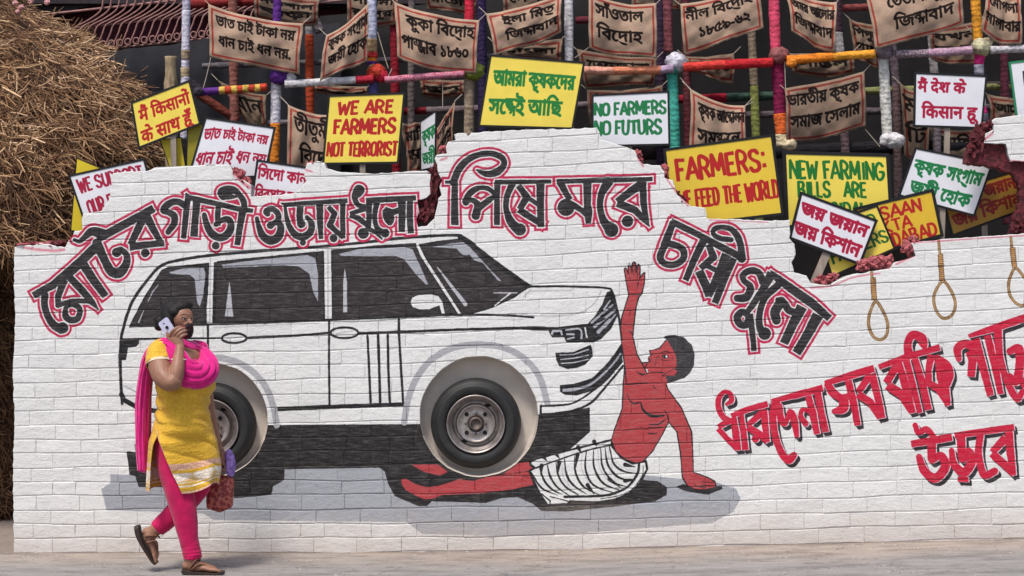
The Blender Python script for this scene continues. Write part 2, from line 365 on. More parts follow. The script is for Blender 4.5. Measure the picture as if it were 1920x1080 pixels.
cv.line(TR(o, q, [(215, 70, 10), (240, 78, 10)]), 2, GRY); cv.poly(TR(o, q, [(362, 952), (378, 955), (384, 985), (374, 985)]), WHT)

# lettering: brush strokes (x, y, width) in local tracing frames
def letters(o, q, strokes, d, off=(0, 0)):
    for st in strokes:
        kind, pts = st[0], st[1]
        if kind == 'o':
            x, y, r = pts; cv.stroke_d(d, TR(o, q, [(x - .01, y, 2 * r), (x + .01, y, 2 * r)]), off, flat=False)
        else:
            p = TR(o, q, pts)
            if 'c' in kind: p = catmull(p, 5)
            if 'r' in kind: p = catmull(p[:-1] if False else p, 6, closed=True)
            cv.stroke_d(d, p, off, flat='b' not in kind)
BLACK = [
 ((40, 380), 4.153, [
  ('s', [(95, 722, 50), (240, 645, 60), (400, 520, 75), (580, 345, 70)]), ('cb', [(415, 290, 22), (455, 300, 30), (500, 262, 45), (550, 225, 65), (610, 235, 75), (665, 245, 55)]),
  ('s', [(590, 280, 70), (700, 225, 60), (1030, 45, 58)]), ('cb', [(185, 720, 55), (180, 790, 50), (205, 880, 52), (250, 950, 60), (310, 985, 70)]), ('o', (322, 975, 42)),
  ('s', [(335, 600, 60), (285, 735, 45), (288, 800, 38)]), ('cb', [(285, 800, 35), (380, 770, 36), (470, 765, 34), (545, 775, 30)]), ('s', [(365, 570, 55), (480, 690, 55), (555, 780, 45), (600, 832, 6)]),
  ('r', [(400, 790, 45), (455, 830, 40), (440, 900, 45), (385, 915, 48), (345, 880, 48), (352, 815, 35)]), ('s', [(470, 460, 70), (560, 600, 62), (655, 728, 56)]),
  ('cb', [(590, 320, 75), (650, 450, 62), (700, 535, 70), (765, 545, 75), (815, 480, 60), (820, 410, 45), (775, 365, 38), (735, 380, 36)]), ('o', (742, 388, 34)),
  ('s', [(965, 90, 60), (850, 325, 48)]), ('s', [(845, 345, 58), (1000, 325, 48), (1110, 315, 46)]), ('s', [(965, 90, 70), (1030, 210, 50), (1095, 325, 40)]), ('o', (965, 392, 32))]),
 ((220, 340), 6.75, [
  ('s', [(862, 205, 60), (960, 215, 62), (1060, 240, 65), (1300, 292, 60), (1520, 348, 62), (1715, 375, 50)]), ('s', [(868, 150, 12), (900, 200, 60)]),
  ('cb', [(850, 305, 80), (780, 262, 75), (700, 262, 80), (620, 310, 85), (585, 370, 75), (650, 395, 70), (720, 440, 85), (720, 530, 80), (645, 640, 66)]),
  ('s', [(890, 240, 70), (865, 460, 72), (838, 722, 62)]), ('s', [(1005, 250, 95), (985, 480, 82), (970, 692, 92)]),
  ('s', [(1278, 320, 65), (1270, 440, 66), (1275, 560, 62)]), ('cb', [(1250, 545, 60), (1330, 488, 62), (1410, 485, 75), (1440, 565, 85), (1400, 665, 95), (1300, 712, 90), (1200, 665, 95), (1135, 560, 78), (1100, 425, 60)]), ('o', (1246, 815, 46)),
  ('s', [(1592, 330, 90), (1560, 520, 78), (1518, 805, 68)]), ('cb', [(1340, 190, 90), (1330, 140, 120), (1410, 110, 110), (1490, 120, 80), (1560, 190, 70), (1600, 260, 75), (1605, 330, 70)]), ('cb', [(1350, 170, 120), (1420, 190, 70), (1500, 195, 30)])]),
 ((460, 330), 5.647, [
  ('cb', [(235, 400, 55), (225, 375, 65), (285, 350, 55), (345, 400, 60), (345, 470, 60), (280, 515, 55)]), ('o', (268, 522, 38)), ('cb', [(345, 470, 60), (375, 550, 70), (350, 640, 85), (270, 685, 85), (185, 635, 75), (145, 540, 55), (122, 450, 38)]),
  ('s', [(378, 288, 8), (430, 305, 40), (600, 290, 42), (1080, 262, 46)]), ('cb', [(420, 320, 30), (435, 420, 40), (465, 530, 55), (530, 620, 68), (610, 645, 75), (690, 590, 70), (700, 500, 62), (650, 435, 35)]),
  ('s', [(582, 320, 70), (575, 420, 66), (580, 500, 62)]), ('o', (592, 508, 42)), ('o', (610, 705, 30)), ('s', [(788, 295, 70), (790, 480, 62), (802, 665, 42)]),
  ('s', [(1032, 280, 55), (1030, 480, 50), (1035, 660, 46)]), ('s', [(880, 325, 40), (945, 400, 55), (895, 520, 62), (960, 585, 50), (1040, 645, 60)]), ('o', (935, 660, 40)),
  ('cb', [(1205, 150, 110), (1190, 175, 100), (1160, 230, 60), (1190, 300, 50), (1260, 330, 50)]), ('s', [(1280, 262, 60), (1500, 248, 55), (1805, 232, 50)]),
  ('s', [(1290, 340, 50), (1110, 400, 42)]), ('s', [(1110, 415, 42), (1200, 450, 52), (1290, 520, 50)]), ('s', [(1312, 265, 60), (1310, 420, 55), (1305, 560, 50)]),
  ('o', (1250, 608, 56)), ('cb', [(1290, 560, 45), (1370, 590, 42), (1445, 665, 14)]), ('cb', [(1395, 270, 60), (1370, 420, 48), (1390, 540, 50), (1450, 595, 60)]), ('o', (1480, 605, 44)),
  ('s', [(1650, 355, 60), (1560, 385, 60), (1480, 345, 36)]), ('cb', [(1490, 380, 70), (1520, 440, 110), (1530, 490, 60)]), ('s', [(1655, 255, 80), (1660, 420, 72), (1655, 592, 64)]), ('s', [(1745, 250, 60), (1740, 430, 62), (1752, 604, 62)])]),
 ((820, 270), 5.683, [
  ('cb', [(170, 410, 70), (230, 270, 72), (330, 165, 66), (460, 110, 58), (590, 105, 60), (690, 150, 60), (712, 215, 58), (650, 290, 75), (560, 318, 66), (480, 308, 48), (425, 278, 18)]),
  ('s', [(85, 406, 30), (215, 406, 34)]), ('s', [(185, 420, 62), (185, 640, 70), (185, 862, 78)]), ('cb', [(610, 530, 50), (540, 475, 46), (450, 468, 48), (370, 505, 66), (315, 570, 60), (305, 620, 70)]),
  ('cb', [(300, 605, 66), (370, 600, 50), (430, 650, 70), (410, 765, 84)]), ('s', [(430, 690, 70), (560, 590, 60), (615, 555, 40)]), ('s', [(615, 408, 46), (900, 405, 44), (1212, 400, 36)]), ('s', [(640, 410, 66), (636, 560, 55), (636, 862, 60)]),
  ('cb', [(800, 425, 70), (742, 560, 60), (735, 700, 58), (785, 830, 85), (850, 900, 100)]), ('o', (880, 912, 62)), ('s', [(865, 445, 60), (955, 565, 72), (875, 695, 62)]), ('s', [(870, 700, 66), (1000, 785, 66), (1125, 860, 60)]),
  ('s', [(950, 560, 44), (1075, 645, 44)]), ('s', [(1098, 415, 84), (1098, 640, 72), (1105, 884, 66)])]),
 ((1030, 300), 6.748, [
  ('s', [(95, 272, 54), (700, 258, 54), (1302, 240, 50)]), ('s', [(140, 285, 90), (215, 430, 72), (262, 500, 70)]), ('o', (212, 600, 104)), ('cb', [(280, 560, 80), (400, 630, 66), (500, 720, 70)]), ('s', [(480, 285, 100), (482, 560, 84), (488, 640, 110), (496, 798, 62)]),
  ('cb', [(745, 280, 118), (662, 430, 84), (642, 600, 74), (690, 770, 95), (770, 870, 140)]), ('o', (786, 884, 84)), ('s', [(1195, 285, 110), (1040, 390, 96), (862, 528, 84)]), ('s', [(862, 545, 96), (1080, 632, 88), (1210, 760, 70), (1266, 842, 8)]),
  ('s', [(1185, 275, 84), (1190, 520, 80), (1228, 790, 66)]), ('o', (990, 776, 70))]),
 ((1210, 390), 5.4, [
  ('s', [(262, 135, 60), (520, 262, 60), (760, 390, 66), (975, 500, 70)]), ('s', [(285, 140, 66), (190, 385, 76)]), ('cb', [(200, 355, 60), (290, 372, 62), (378, 420, 66), (385, 510, 66), (300, 572, 62), (200, 565, 62), (150, 500, 66), (195, 375, 66)]),
  ('s', [(592, 325, 78), (490, 530, 66), (408, 732, 56)]), ('s', [(640, 370, 60), (690, 500, 72), (560, 610, 62)]), ('s', [(545, 640, 84), (615, 790, 84), (640, 895, 62)]), ('s', [(822, 470, 90), (738, 680, 82), (640, 892, 66)]), ('s', [(610, 580, 44), (740, 640, 50)]),
  ('s', [(895, 510, 66), (800, 720, 68), (705, 962, 66)]), ('cb', [(975, 510, 84), (968, 400, 66), (935, 290, 66), (870, 215, 54), (780, 193, 42), (700, 212, 50), (690, 265, 46), (760, 308, 52), (870, 322, 46)])]),
 ((1350, 480), 5.143, [
  ('s', [(488, 140, 6), (560, 220, 70), (700, 325, 80), (880, 450, 84), (1055, 600, 64)]), ('cb', [(412, 250, 66), (375, 165, 66), (295, 140, 60), (222, 185, 60), (232, 240, 50), (290, 290, 60), (285, 340, 70)]), ('cb', [(300, 330, 60), (250, 400, 76), (165, 408, 62)]),
  ('s', [(500, 170, 90), (400, 340, 62), (310, 480, 60), (260, 540, 50)]), ('r', [(215, 540, 66), (270, 580, 56), (255, 660, 66), (190, 655, 66), (165, 590, 66)]), ('s', [(290, 560, 56), (312, 740, 52), (328, 912, 48)]),
  ('cb', [(560, 280, 70), (435, 400, 62), (382, 550, 58), (382, 680, 64), (420, 750, 90)]), ('o', (430, 748, 58)), ('cb', [(560, 425, 50), (620, 450, 60), (660, 520, 70), (740, 550, 66)]), ('cb', [(590, 440, 90), (530, 540, 90), (545, 620, 80)]),
  ('s', [(790, 490, 100), (705, 650, 88), (618, 842, 80)]), ('s', [(945, 570, 108), (850, 750, 88), (738, 935, 84)])]),
]
d = cv.field()
for o, q, st in BLACK: letters(o, q, st, d)
cv.put(cv.full(), d, PNK, hi=7.2); cv.put(cv.full(), d, WHT, hi=2.7); cv.put(cv.full(), d, BLK, hi=.45)
REDS = [
 ((1330, 720), 6.352, [
  ('cb', [(205, 240, 40), (262, 200, 62), (250, 118, 56), (180, 96, 52), (112, 170, 62), (112, 290, 72), (160, 385, 74), (225, 435, 80)]), ('s', [(260, 380, 62), (440, 308, 70), (695, 236, 74)]),
  ('s', [(250, 430, 80), (105, 512, 62)]), ('s', [(105, 530, 66), (200, 640, 62), (335, 770, 78)]), ('s', [(285, 400, 80), (318, 600, 84), (340, 790, 82)]), ('s', [(378, 360, 62), (405, 560, 72), (432, 785, 76)]),
  ('s', [(640, 330, 84), (455, 495, 66)]), ('s', [(455, 510, 84), (600, 600, 84), (690, 692, 60)]), ('s', [(652, 300, 74), (662, 480, 84), (692, 692, 62)]), ('o', (550, 652, 44)),
  ('s', [(738, 205, 48), (1040, 130, 82), (1352, 48, 84)]), ('cb', [(790, 225, 110), (755, 400, 88), (790, 640, 84), (860, 820, 86), (940, 905, 96), (1005, 850, 80)]),
  ('cb', [(838, 260, 62), (852, 420, 84), (905, 470, 62), (960, 330, 62), (1010, 430, 92), (1040, 615, 60)]), ('s', [(1178, 140, 78), (1232, 350, 92), (1282, 595, 74)]), ('cb', [(1190, 325, 52), (1110, 305, 54), (1090, 390, 62), (1145, 470, 76)]),
  ('s', [(1288, 90, 84), (1330, 330, 84), (1382, 572, 84)])]),
 ((1530, 610), 5.144, [
  ('s', [(85, 560, 52), (330, 484, 72), (560, 415, 72)]), ('cb', [(115, 575, 70), (165, 650, 84), (250, 700, 66), (335, 680, 66)]), ('cb', [(265, 710, 95), (262, 800, 95), (175, 830, 50)]), ('s', [(310, 530, 66), (360, 740, 74), (402, 965, 60)]),
  ('s', [(530, 470, 76), (405, 645, 62)]), ('s', [(405, 665, 74), (520, 740, 74), (625, 890, 74)]), ('s', [(540, 470, 76), (592, 680, 72), (642, 895, 56)]), ('s', [(606, 402, 52), (880, 302, 62), (1192, 212, 62)]),
  ('s', [(790, 365, 76), (680, 555, 74)]), ('s', [(688, 580, 84), (830, 670, 92), (925, 840, 60)]), ('s', [(795, 360, 66), (862, 580, 82), (932, 845, 62)]), ('s', [(870, 335, 66), (940, 600, 64), (1002, 845, 54)]), ('s', [(952, 315, 66), (1030, 580, 74), (1082, 815, 74)]),
  ('cb', [(895, 290, 84), (885, 180, 78), (930, 92, 80), (1020, 125, 90), (1045, 205, 52), (1000, 178, 24)]), ('s', [(1112, 285, 74), (1085, 430, 62), (1085, 560, 66), (1180, 610, 74), (1275, 775, 44)]), ('s', [(1185, 320, 90), (1220, 500, 112), (1272, 775, 60)]),
  ('cb', [(1170, 315, 66), (1262, 385, 76), (1292, 480, 74), (1272, 575, 46)])]),
 ((1690, 580), 3.178, [
  ('s', [(400, 160, 22), (560, 110, 46), (745, 48, 46)]), ('cb', [(440, 235, 60), (385, 205, 50), (335, 232, 50), (342, 295, 36)]), ('s', [(400, 250, 40), (425, 300, 50), (415, 402, 46)]), ('s', [(440, 175, 54), (490, 360, 48), (532, 515, 42)]), ('s', [(512, 155, 44), (560, 350, 44), (592, 505, 36)]),
  ('cb', [(572, 115, 52), (590, 300, 42), (640, 450, 42), (690, 532, 42), (722, 490, 34)]), ('cb', [(645, 250, 40), (700, 235, 52), (705, 330, 54), (685, 430, 50), (645, 395, 30)]), ('s', [(700, 400, 40), (740, 460, 40)]),
  ('s', [(58, 802, 40), (180, 782, 44), (302, 762, 44)]), ('s', [(318, 752, 36), (672, 702, 40)]), ('cb', [(82, 690, 32), (102, 735, 34), (150, 715, 38), (195, 765, 36)]), ('s', [(180, 790, 54), (182, 900, 50)]),
  ('cb', [(182, 900, 40), (235, 872, 46), (262, 935, 54), (205, 1005, 54), (138, 965, 50), (105, 880, 38)]), ('cb', [(355, 765, 54), (365, 890, 50), (400, 850, 52), (420, 905, 54), (375, 972, 54), (315, 925, 46), (300, 842, 32)]), ('s', [(335, 1012, 30), (400, 1014, 30)]),
  ('cb', [(470, 755, 42), (460, 860, 42), (492, 985, 46), (555, 965, 44)]), ('s', [(622, 765, 54), (540, 852, 40)]), ('s', [(540, 858, 48), (620, 930, 48), (668, 990, 28)]), ('s', [(640, 725, 48), (650, 860, 48), (668, 990, 34)])]),
]
dr = cv.field(); ds = cv.field(); dh = cv.field()
for o, q, st in REDS:
    letters(o, q, st, dr)
    for off in ((2, 2), (4.4, 4.6), (6.2, 7)): letters(o, q, st, ds, off)
    letters(o, q, st, dh, (1.5, .4))
cv.put(cv.full(), ds, (44, 40, 44)); cv.put(cv.full(), dh, (232, 214, 222), hi=0.2); cv.put(cv.full(), dr, RED); cv.put(cv.full(), np.abs(dr + 2.2) - 0.5, (178, 20, 62), op=0.4)
# painted nooses
TAN, BRN = (196, 158, 104), (92, 62, 44)
def noose(o, q, tail, coil, loop):
    L = catmull(TR(o, q, loop), 8, closed=True); T_ = catmull(TR(o, q, tail), 8); Kp = np.array(TR(o, q, coil))
    for pth, w in ((T_, 5.2), (L, 5.6)):
        cv.line(pth, w + 1.6, (236, 232, 214), flat=True, op=0.8)
        cv.line(pth, w, BRN, flat=True); cv.line(pth, w - 1.6, TAN, flat=True)
        seg = np.hypot(*np.diff(pth, axis=0).T); s_ = np.concatenate([[0], np.cumsum(seg)])
        for u in np.arange(1.5, s_[-1], 3.0):
            x = np.interp(u, s_, pth[:, 0]); y = np.interp(u, s_, pth[:, 1]); x2 = np.interp(u + .5, s_, pth[:, 0]); y2 = np.interp(u + .5, s_, pth[:, 1])
            tx, ty = x2 - x, y2 - y; n_ = math.hypot(tx, ty) + 1e-6; tx /= n_; ty /= n_
            cv.line([(x - ty * w * .42 - tx * 1, y + tx * w * .42 - ty * 1), (x + ty * w * .42 + tx * 1, y - tx * w * .42 + ty * 1)], 0.9, BRN)
    a, b = Kp[0], Kp[-1]; cv.line([a, b], 10, BRN, flat=True); cv.line([a, b], 8, (196, 148, 88), flat=True)
    n = int(np.hypot(*(b - a)) / 3.4)
    for i in range(n + 1):
        c = a + (b - a) * i / n; cv.line([(c[0] - 5, c[1] + .6), (c[0] + 5, c[1] - .6)], 1.1, BRN)
noose((1600, 440), 4.909, [(165, 340), (170, 390), (178, 430)], [(180, 400), (192, 600)], [(205, 615), (152, 720), (140, 830), (178, 930), (240, 968), (300, 930), (316, 820), (270, 700)])
noose((1600, 440), 4.909, [(783, 30), (790, 110), (797, 185)], [(800, 180), (815, 420)], [(822, 430), (752, 530), (743, 640), (788, 740), (850, 772), (918, 722), (938, 620), (890, 500)])
noose((1600, 440), 4.909, [(1448, 15), (1455, 80), (1462, 130)], [(1464, 120), (1482, 300)], [(1488, 310), (1432, 430), (1438, 540), (1490, 625), (1560, 652), (1620, 610), (1640, 500), (1570, 390)])
# raw red edge paint bleeding over the broken lip
for pts, w in (([(45, 464), (70, 468), (100, 470), (120, 468)], 7), ([(438, 325), (455, 342), (468, 352)], 8), ([(570, 318), (585, 322)], 5), ([(808, 345), (806, 372), (786, 385), (783, 420)], 4), ([(826, 300), (838, 296)], 5), ([(1196, 296), (1206, 312)], 5), ([(1246, 330), (1268, 360), (1290, 386)], 4),
               ([(1520, 540), (1560, 536), (1600, 520), (1650, 512)], 4), ([(1680, 495), (1714, 480)], 5), ([(1712, 455), (1760, 452), (1850, 446), (1930, 441)], 3.5), ([(1330, 412), (1440, 417)], 2.5), ([(1846, 262), (1860, 250)], 6), ([(1890, 300), (1940, 306)], 4)):
    cv.line(pts, w, (216, 120, 138), curve=len(pts) > 2, op=.35); cv.line(pts, w * .5, (190, 60, 84), curve=len(pts) > 2, op=.4)
# thin patches, drips and scuffs in the coats of paint
r_ = random.Random(4)
for _ in range(150):
    x, y = r_.uniform(30, 1920), r_.uniform(440, 1020); L = r_.uniform(3, 22)
    cv.line([(x, y, .6), (x + L * .5, y + r_.uniform(-1, 1), r_.uniform(.8, 1.8)), (x + L, y + r_.uniform(-2, 2), .5)], 1, r_.choice([(188, 180, 176), (150, 144, 142), (238, 238, 236), (238, 238, 236)]), op=r_.uniform(.15, .4))
for _ in range(26):
    x, y = r_.uniform(30, 1920), r_.uniform(600, 950); cv.line([(x, y, 1.6), (x + r_.uniform(-1, 1), y + r_.uniform(12, 60), .6)], 1, (176, 168, 164), op=.22)
for _ in range(420):
    x, y = r_.uniform(240, 1110), r_.uniform(470, 940); cv.line([(x, y, .5), (x + r_.uniform(-3, 3), y + r_.uniform(-1, 1), r_.uniform(.5, 1.4))], 1, r_.choice([(120, 114, 114), (205, 200, 198)]), op=r_.uniform(.1, .45))
MURAL = cv.image('mural_paint')
MX0, MY0, MW, MH = cv.x0, cv.y0, cv.W / cv.k, cv.H / cv.k
del d, dr, ds, dh
# ------------------------------------------------------------------ ground
def ground_mat():
    t = NT('dusty_road')
    big = t.noise(0.7, 5, 0.6); mid = t.noise(6, 6, 0.65, sc=(1, 2.5, 1)); fine = t.noise(90, 3, 0.7)
    base = t.ramp(mid, [(0.3, (0.235, 0.225, 0.22)), (0.7, (0.31, 0.295, 0.285))])
    g = t.n('ShaderNodeNewGeometry'); sx = t.n('ShaderNodeSeparateXYZ'); t.l(g.outputs['Position'], sx.inputs[0])
    yy = t.math('ADD', sx.outputs[1], t.math('MULTIPLY', t.math('SUBTRACT', big, 0.5), 1.1))
    dust = t.n('ShaderNodeMapRange'); dust.inputs[1].default_value = -0.75; dust.inputs[2].default_value = -0.15; t.l(yy, dust.inputs[0])
    c = t.mix(t.math('MULTIPLY', dust.outputs[0], 0.7), base, (0.37, 0.305, 0.255))
    sp = t.ramp(fine, [(0.40, (0.82, 0.82, 0.82)), (0.6, (1.12, 1.1, 1.08))]); c = t.mix(0.6, c, sp, 'MULTIPLY')
    pt = t.noise(2.6, 6, .72, sc=(1, 3, 1)); c = t.mix(1.0, c, t.ramp(pt, [(.38, (.72, .71, .70)), (.52, (1, 1, 1)), (.66, (1.12, 1.1, 1.08))]), 'MULTIPLY')
    vc = t.n('ShaderNodeTexVoronoi', feature='DISTANCE_TO_EDGE'); vc.inputs['Scale'].default_value = 1.3; wp = t.n('ShaderNodeVectorMath', operation='ADD'); t.l(t.pos(), wp.inputs[0]); nn = t.n('ShaderNodeTexNoise'); nn.inputs['Scale'].default_value = 5; t.l(t.pos(), nn.inputs[0]); t.l(nn.outputs['Color'], wp.inputs[1]); t.l(wp.outputs[0], vc.inputs[0])
    c = t.mix(1.0, c, t.ramp(vc.outputs['Distance'], [(.0, (.55, .53, .52)), (.012, (1, 1, 1))]), 'MULTIPLY')
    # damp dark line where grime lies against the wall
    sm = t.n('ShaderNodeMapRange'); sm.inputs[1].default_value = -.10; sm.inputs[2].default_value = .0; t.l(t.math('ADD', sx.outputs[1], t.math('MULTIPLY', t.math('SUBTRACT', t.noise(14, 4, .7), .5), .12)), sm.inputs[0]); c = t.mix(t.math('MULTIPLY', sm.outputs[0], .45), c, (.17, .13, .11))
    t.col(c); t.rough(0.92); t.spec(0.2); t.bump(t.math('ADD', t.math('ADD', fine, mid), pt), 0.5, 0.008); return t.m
gv, gf = [], []
xs = [-400, -60, -12, -4, -3.2, -1, 0.3, 1.8, 3.2, 5, 12, 60, 400]; ys = [-300, -40, -11, -4, -1, 0, 1, 4, 20, 60, 500]
def gz(x):   # the road rises slightly along the wall to the right
    return float(np.interp(x, [-0.9, 0.26, 1.8, 3.1, 5], [0, 0.016, 0.053, 0.086, 0.11]))
for y in ys:
    for x in xs: gv.append((x, y, gz(x)))
n = len(xs)
for j in range(len(ys) - 1):
    for i in range(n - 1): gf.append((j * n + i, j * n + i + 1, (j + 1) * n + i + 1, (j + 1) * n + i))
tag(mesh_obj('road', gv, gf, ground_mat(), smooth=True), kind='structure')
# chips and grit along the foot of the wall
def tuft_boxes(cs, sizes):
    V, F = [], []
    for c, s in zip(cs, sizes):
        b = len(V); a = random.random() * 3.1; ca, sa = math.cos(a), math.sin(a)
        for dz in (0, 1):
            for (ux, uy) in ((-1, -1), (1, -1), (1, 1), (-1, 1)):
                k = (0.7 if dz else 1) * random.uniform(.75, 1.1)
                x, y = ux * s[0] * k, uy * s[1] * k
                V.append((c[0] + x * ca - y * sa, c[1] + x * sa + y * ca, c[2] + dz * s[2]))
        F += [(b + 4, b + 5, b + 6, b + 7)] + [(b + i, b + (i + 1) % 4, b + 4 + (i + 1) % 4, b + 4 + i) for i in range(4)]
    return V, F
cs, sz = [], []
for _ in range(800):
    x = random.uniform(-3.4, 3.6); y = -abs(random.gauss(0, 0.35)) - 0.02 if random.random() < .7 else random.uniform(-1.6, 0)
    s = random.uniform(.002, .006) * (1.6 if random.random() < .06 else 1)
    cs.append((x, y, gz(x) - .0005)); sz.append((s * random.uniform(1, 2), s, s * .5))
V, F = tuft_boxes(cs, sz)
tag(mesh_obj('grit', V, F, simple('pale_grit', (0.36, 0.31, 0.27), nscale=8, var=.5)), kind='stuff')

# ------------------------------------------------------------------ the painted brick wall
def mural_mat(name, extra_dirt=0.0):
    t = NT(name)
    g = t.n('ShaderNodeNewGeometry'); sx = t.n('ShaderNodeSeparateXYZ'); t.l(g.outputs['Position'], sx.inputs[0])
    # wall metres -> paint layout
    u = t.math('DIVIDE', t.math('SUBTRACT', t.math('ADD', t.math('DIVIDE', sx.outputs[0], S), 960), MX0), MW)
    v = t.math('ADD', 1.0, t.math('DIVIDE', t.math('SUBTRACT', t.math('DIVIDE', t.math('SUBTRACT', sx.outputs[2], ZC), S), 540 - MY0), MH))
    cx = t.n('ShaderNodeCombineXYZ'); t.l(u, cx.inputs[0]); t.l(v, cx.inputs[1])
    im = t.n('ShaderNodeTexImage', image=MURAL, extension='EXTEND', interpolation='Cubic'); t.l(cx.outputs[0], im.inputs[0])
    c = im.outputs[0]
    fine = t.noise(55, 6, 0.65, sc=(1, 1, 2.6)); big = t.noise(2.2, 4, 0.6); spk = t.noise(160, 2, 0.5, sc=(1, 1, 2))
    # thin paint: uneven coats
    c = t.mix(1.0, c, t.ramp(big, [(0.3, (0.93, 0.925, 0.92)), (0.7, (1.0, 1.0, 1.0))]), 'MULTIPLY')
    c = t.mix(1.0, c, t.ramp(fine, [(0.35, (0.90, 0.89, 0.885)), (0.55, (1.0, 1.0, 1.0))]), 'MULTIPLY')
    strk = t.ramp(t.noise(26, 5, .7, sc=(.45, 1, 3.0)), [(.48, (0, 0, 0)), (.66, (.16, .16, .16))]); c = t.mix(strk, c, (.34, .32, .31))
    c = t.mix(t.ramp(spk, [(0.70, (0, 0, 0)), (0.76, (.5, .5, .5))]), c, (0.5, 0.47, 0.45))
    # splash of road dust up the lowest courses
    zz = t.math('ADD', sx.outputs[2], t.math('MULTIPLY', t.math('SUBTRACT', t.noise(3.5, 5, .65, sc=(1, 1, 1.6)), 0.5), 0.34))
    zz = t.math('SUBTRACT', zz, t.math('MULTIPLY', sx.outputs[0], 0.02))
    mr = t.n('ShaderNodeMapRange'); mr.inputs[1].default_value = 0.02; mr.inputs[2].default_value = 0.31; mr.inputs[3].default_value = 0.60; mr.inputs[4].default_value = 0.0; t.l(zz, mr.inputs[0])
    c = t.mix(mr.outputs[0], c, (0.50, 0.42, 0.37))
    if extra_dirt: c = t.mix(extra_dirt, c, (0.30, 0.26, 0.24))
    t.col(c); t.rough(0.62); t.spec(0.25)
    amt = t.ramp(t.noise(5, 3, .6), [(.35, (.25, .25, .25)), (.65, (1, 1, 1))])
    t.bump(t.math('ADD', t.math('MULTIPLY', fine, amt), t.math('ADD', t.math('MULTIPLY', t.noise(16, 4, .6, sc=(1, 1, 1.7)), 1.6), t.math('MULTIPLY', t.ramp(t.noise(44, 2, .5), [(.66, (0, 0, 0)), (.7, (1, 1, 1))]), -.5))), 0.6, 0.0060); return t.m
M_WALL = mural_mat('painted_brick'); M_MORTAR = mural_mat('painted_mortar', 0.12)
M_RAW = simple('raw_red_brick', (0.095, 0.012, 0.017), rough=.7, var=.8, nscale=42, bump=1.0, bdist=.014, spec=.35)
M_RAWL = simple('raw_pink_brick', (0.38, 0.10, 0.11), rough=0.75, var=.7, nscale=46, bump=1.0, bdist=.013, spec=.3)

OUT = [(26, 1045), (26, 1000), (24, 900), (27, 780), (24, 700), (28, 600), (26, 520), (27, 464), (40, 459), (62, 461), (75, 456), (100, 460), (122, 464), (128, 452), (133, 446), (140, 433),
       (155, 431), (153, 414), (156, 401), (170, 399), (190, 396), (200, 383), (207, 368), (209, 345), (207, 332), (212, 325), (240, 322), (275, 321), (290, 314), (330, 312), (400, 308), (428, 308),
       (436, 320), (446, 334), (458, 338), (470, 346), (471, 369), (482, 368), (520, 366), (552, 362), (566, 352), (574, 340), (570, 322), (576, 306), (596, 302), (608, 305), (612, 316), (640, 323),
       (700, 326), (760, 322), (800, 320), (808, 326), (806, 345), (809, 362), (800, 371), (783, 376), (786, 398), (781, 410), (784, 426), (800, 424), (814, 410), (817, 398), (822, 372), (828, 366),
       (824, 350), (829, 338), (822, 326), (820, 310), (815, 298), (818, 291), (838, 288), (836, 276), (840, 266), (854, 263), (852, 252), (858, 250), (874, 250), (878, 256), (884, 249),
       (930, 246), (1000, 243), (1060, 242), (1119, 239), (1124, 248), (1128, 262), (1160, 272), (1190, 282), (1196, 296), (1206, 308), (1238, 310), (1246, 322), (1246, 333), (1262, 338),
       (1266, 352), (1270, 366), (1282, 375), (1296, 387), (1322, 390), (1325, 402), (1326, 410), (1380, 411), (1440, 414), (1482, 412), (1481, 430), (1480, 447), (1490, 458), (1492, 476), (1484, 492), (1489, 511), (1512, 517),
       (1520, 531), (1540, 534), (1556, 534), (1580, 522), (1600, 515), (1640, 508), (1668, 504), (1676, 493), (1700, 487), (1717, 480), (1712, 462), (1708, 456), (1740, 452), (1790, 447), (1850, 443), (1925, 438),
       (1940, 438), (1940, 310), (1925, 303), (1895, 303), (1890, 288), (1886, 270), (1860, 269), (1846, 268), (1848, 250), (1862, 243), (1860, 226), (1868, 221), (1900, 217), (1940, 212),
       (2050, 205), (2050, 995), (1925, 1022), (1500, 1036), (1040, 1046)]
def jag(poly, step=7, amp=1.1, seed=3):
    r = random.Random(seed); out = []
    for i in range(len(poly)):
        a, b = poly[i], poly[(i + 1) % len(poly)]; L = math.hypot(b[0] - a[0], b[1] - a[1]); out.append(a)
        if a[1] > 1000 and b[1] > 1000 or a[0] > 1930: continue
        m = int(L / step)
        for k in range(1, m):
            t = k / m; nx, ny = -(b[1] - a[1]) / L, (b[0] - a[0]) / L; s_ = r.uniform(-amp, amp)
            out.append((a[0] + (b[0] - a[0]) * t + nx * s_, a[1] + (b[1] - a[1]) * t + ny * s_))
    return out
OUTJ = jag(OUT)
WELLS = [((898, 781), 111, 113, 'front'), ((397, 788), 105, 107, 'rear')]
def circle(c, rx, ry, n=56, amp=0.8, seed=1):
    r = random.Random(seed)
    return [(c[0] + (rx + r.uniform(-amp, amp)) * math.cos(2 * math.pi * i / n), c[1] + (ry + r.uniform(-amp, amp)) * math.sin(2 * math.pi * i / n)) for i in range(n)]
def row_y(k, x):
    b = np.interp(x, [0, 700, 1040, 1500, 1900, 2100], [1036, 1036, 1031, 1020, 1010, 1005]); h = np.interp(x, [0, 700, 1040, 1500, 1900, 2100], [26.4, 27.2, 27.67, 28.3, 28.8, 29.0])
    return b - k * h + 1.2 * math.sin(x * .013 + k * 2.3) + .8 * math.sin(x * .031 + k * 5.1)
bricks = []
rb = random.Random(11)
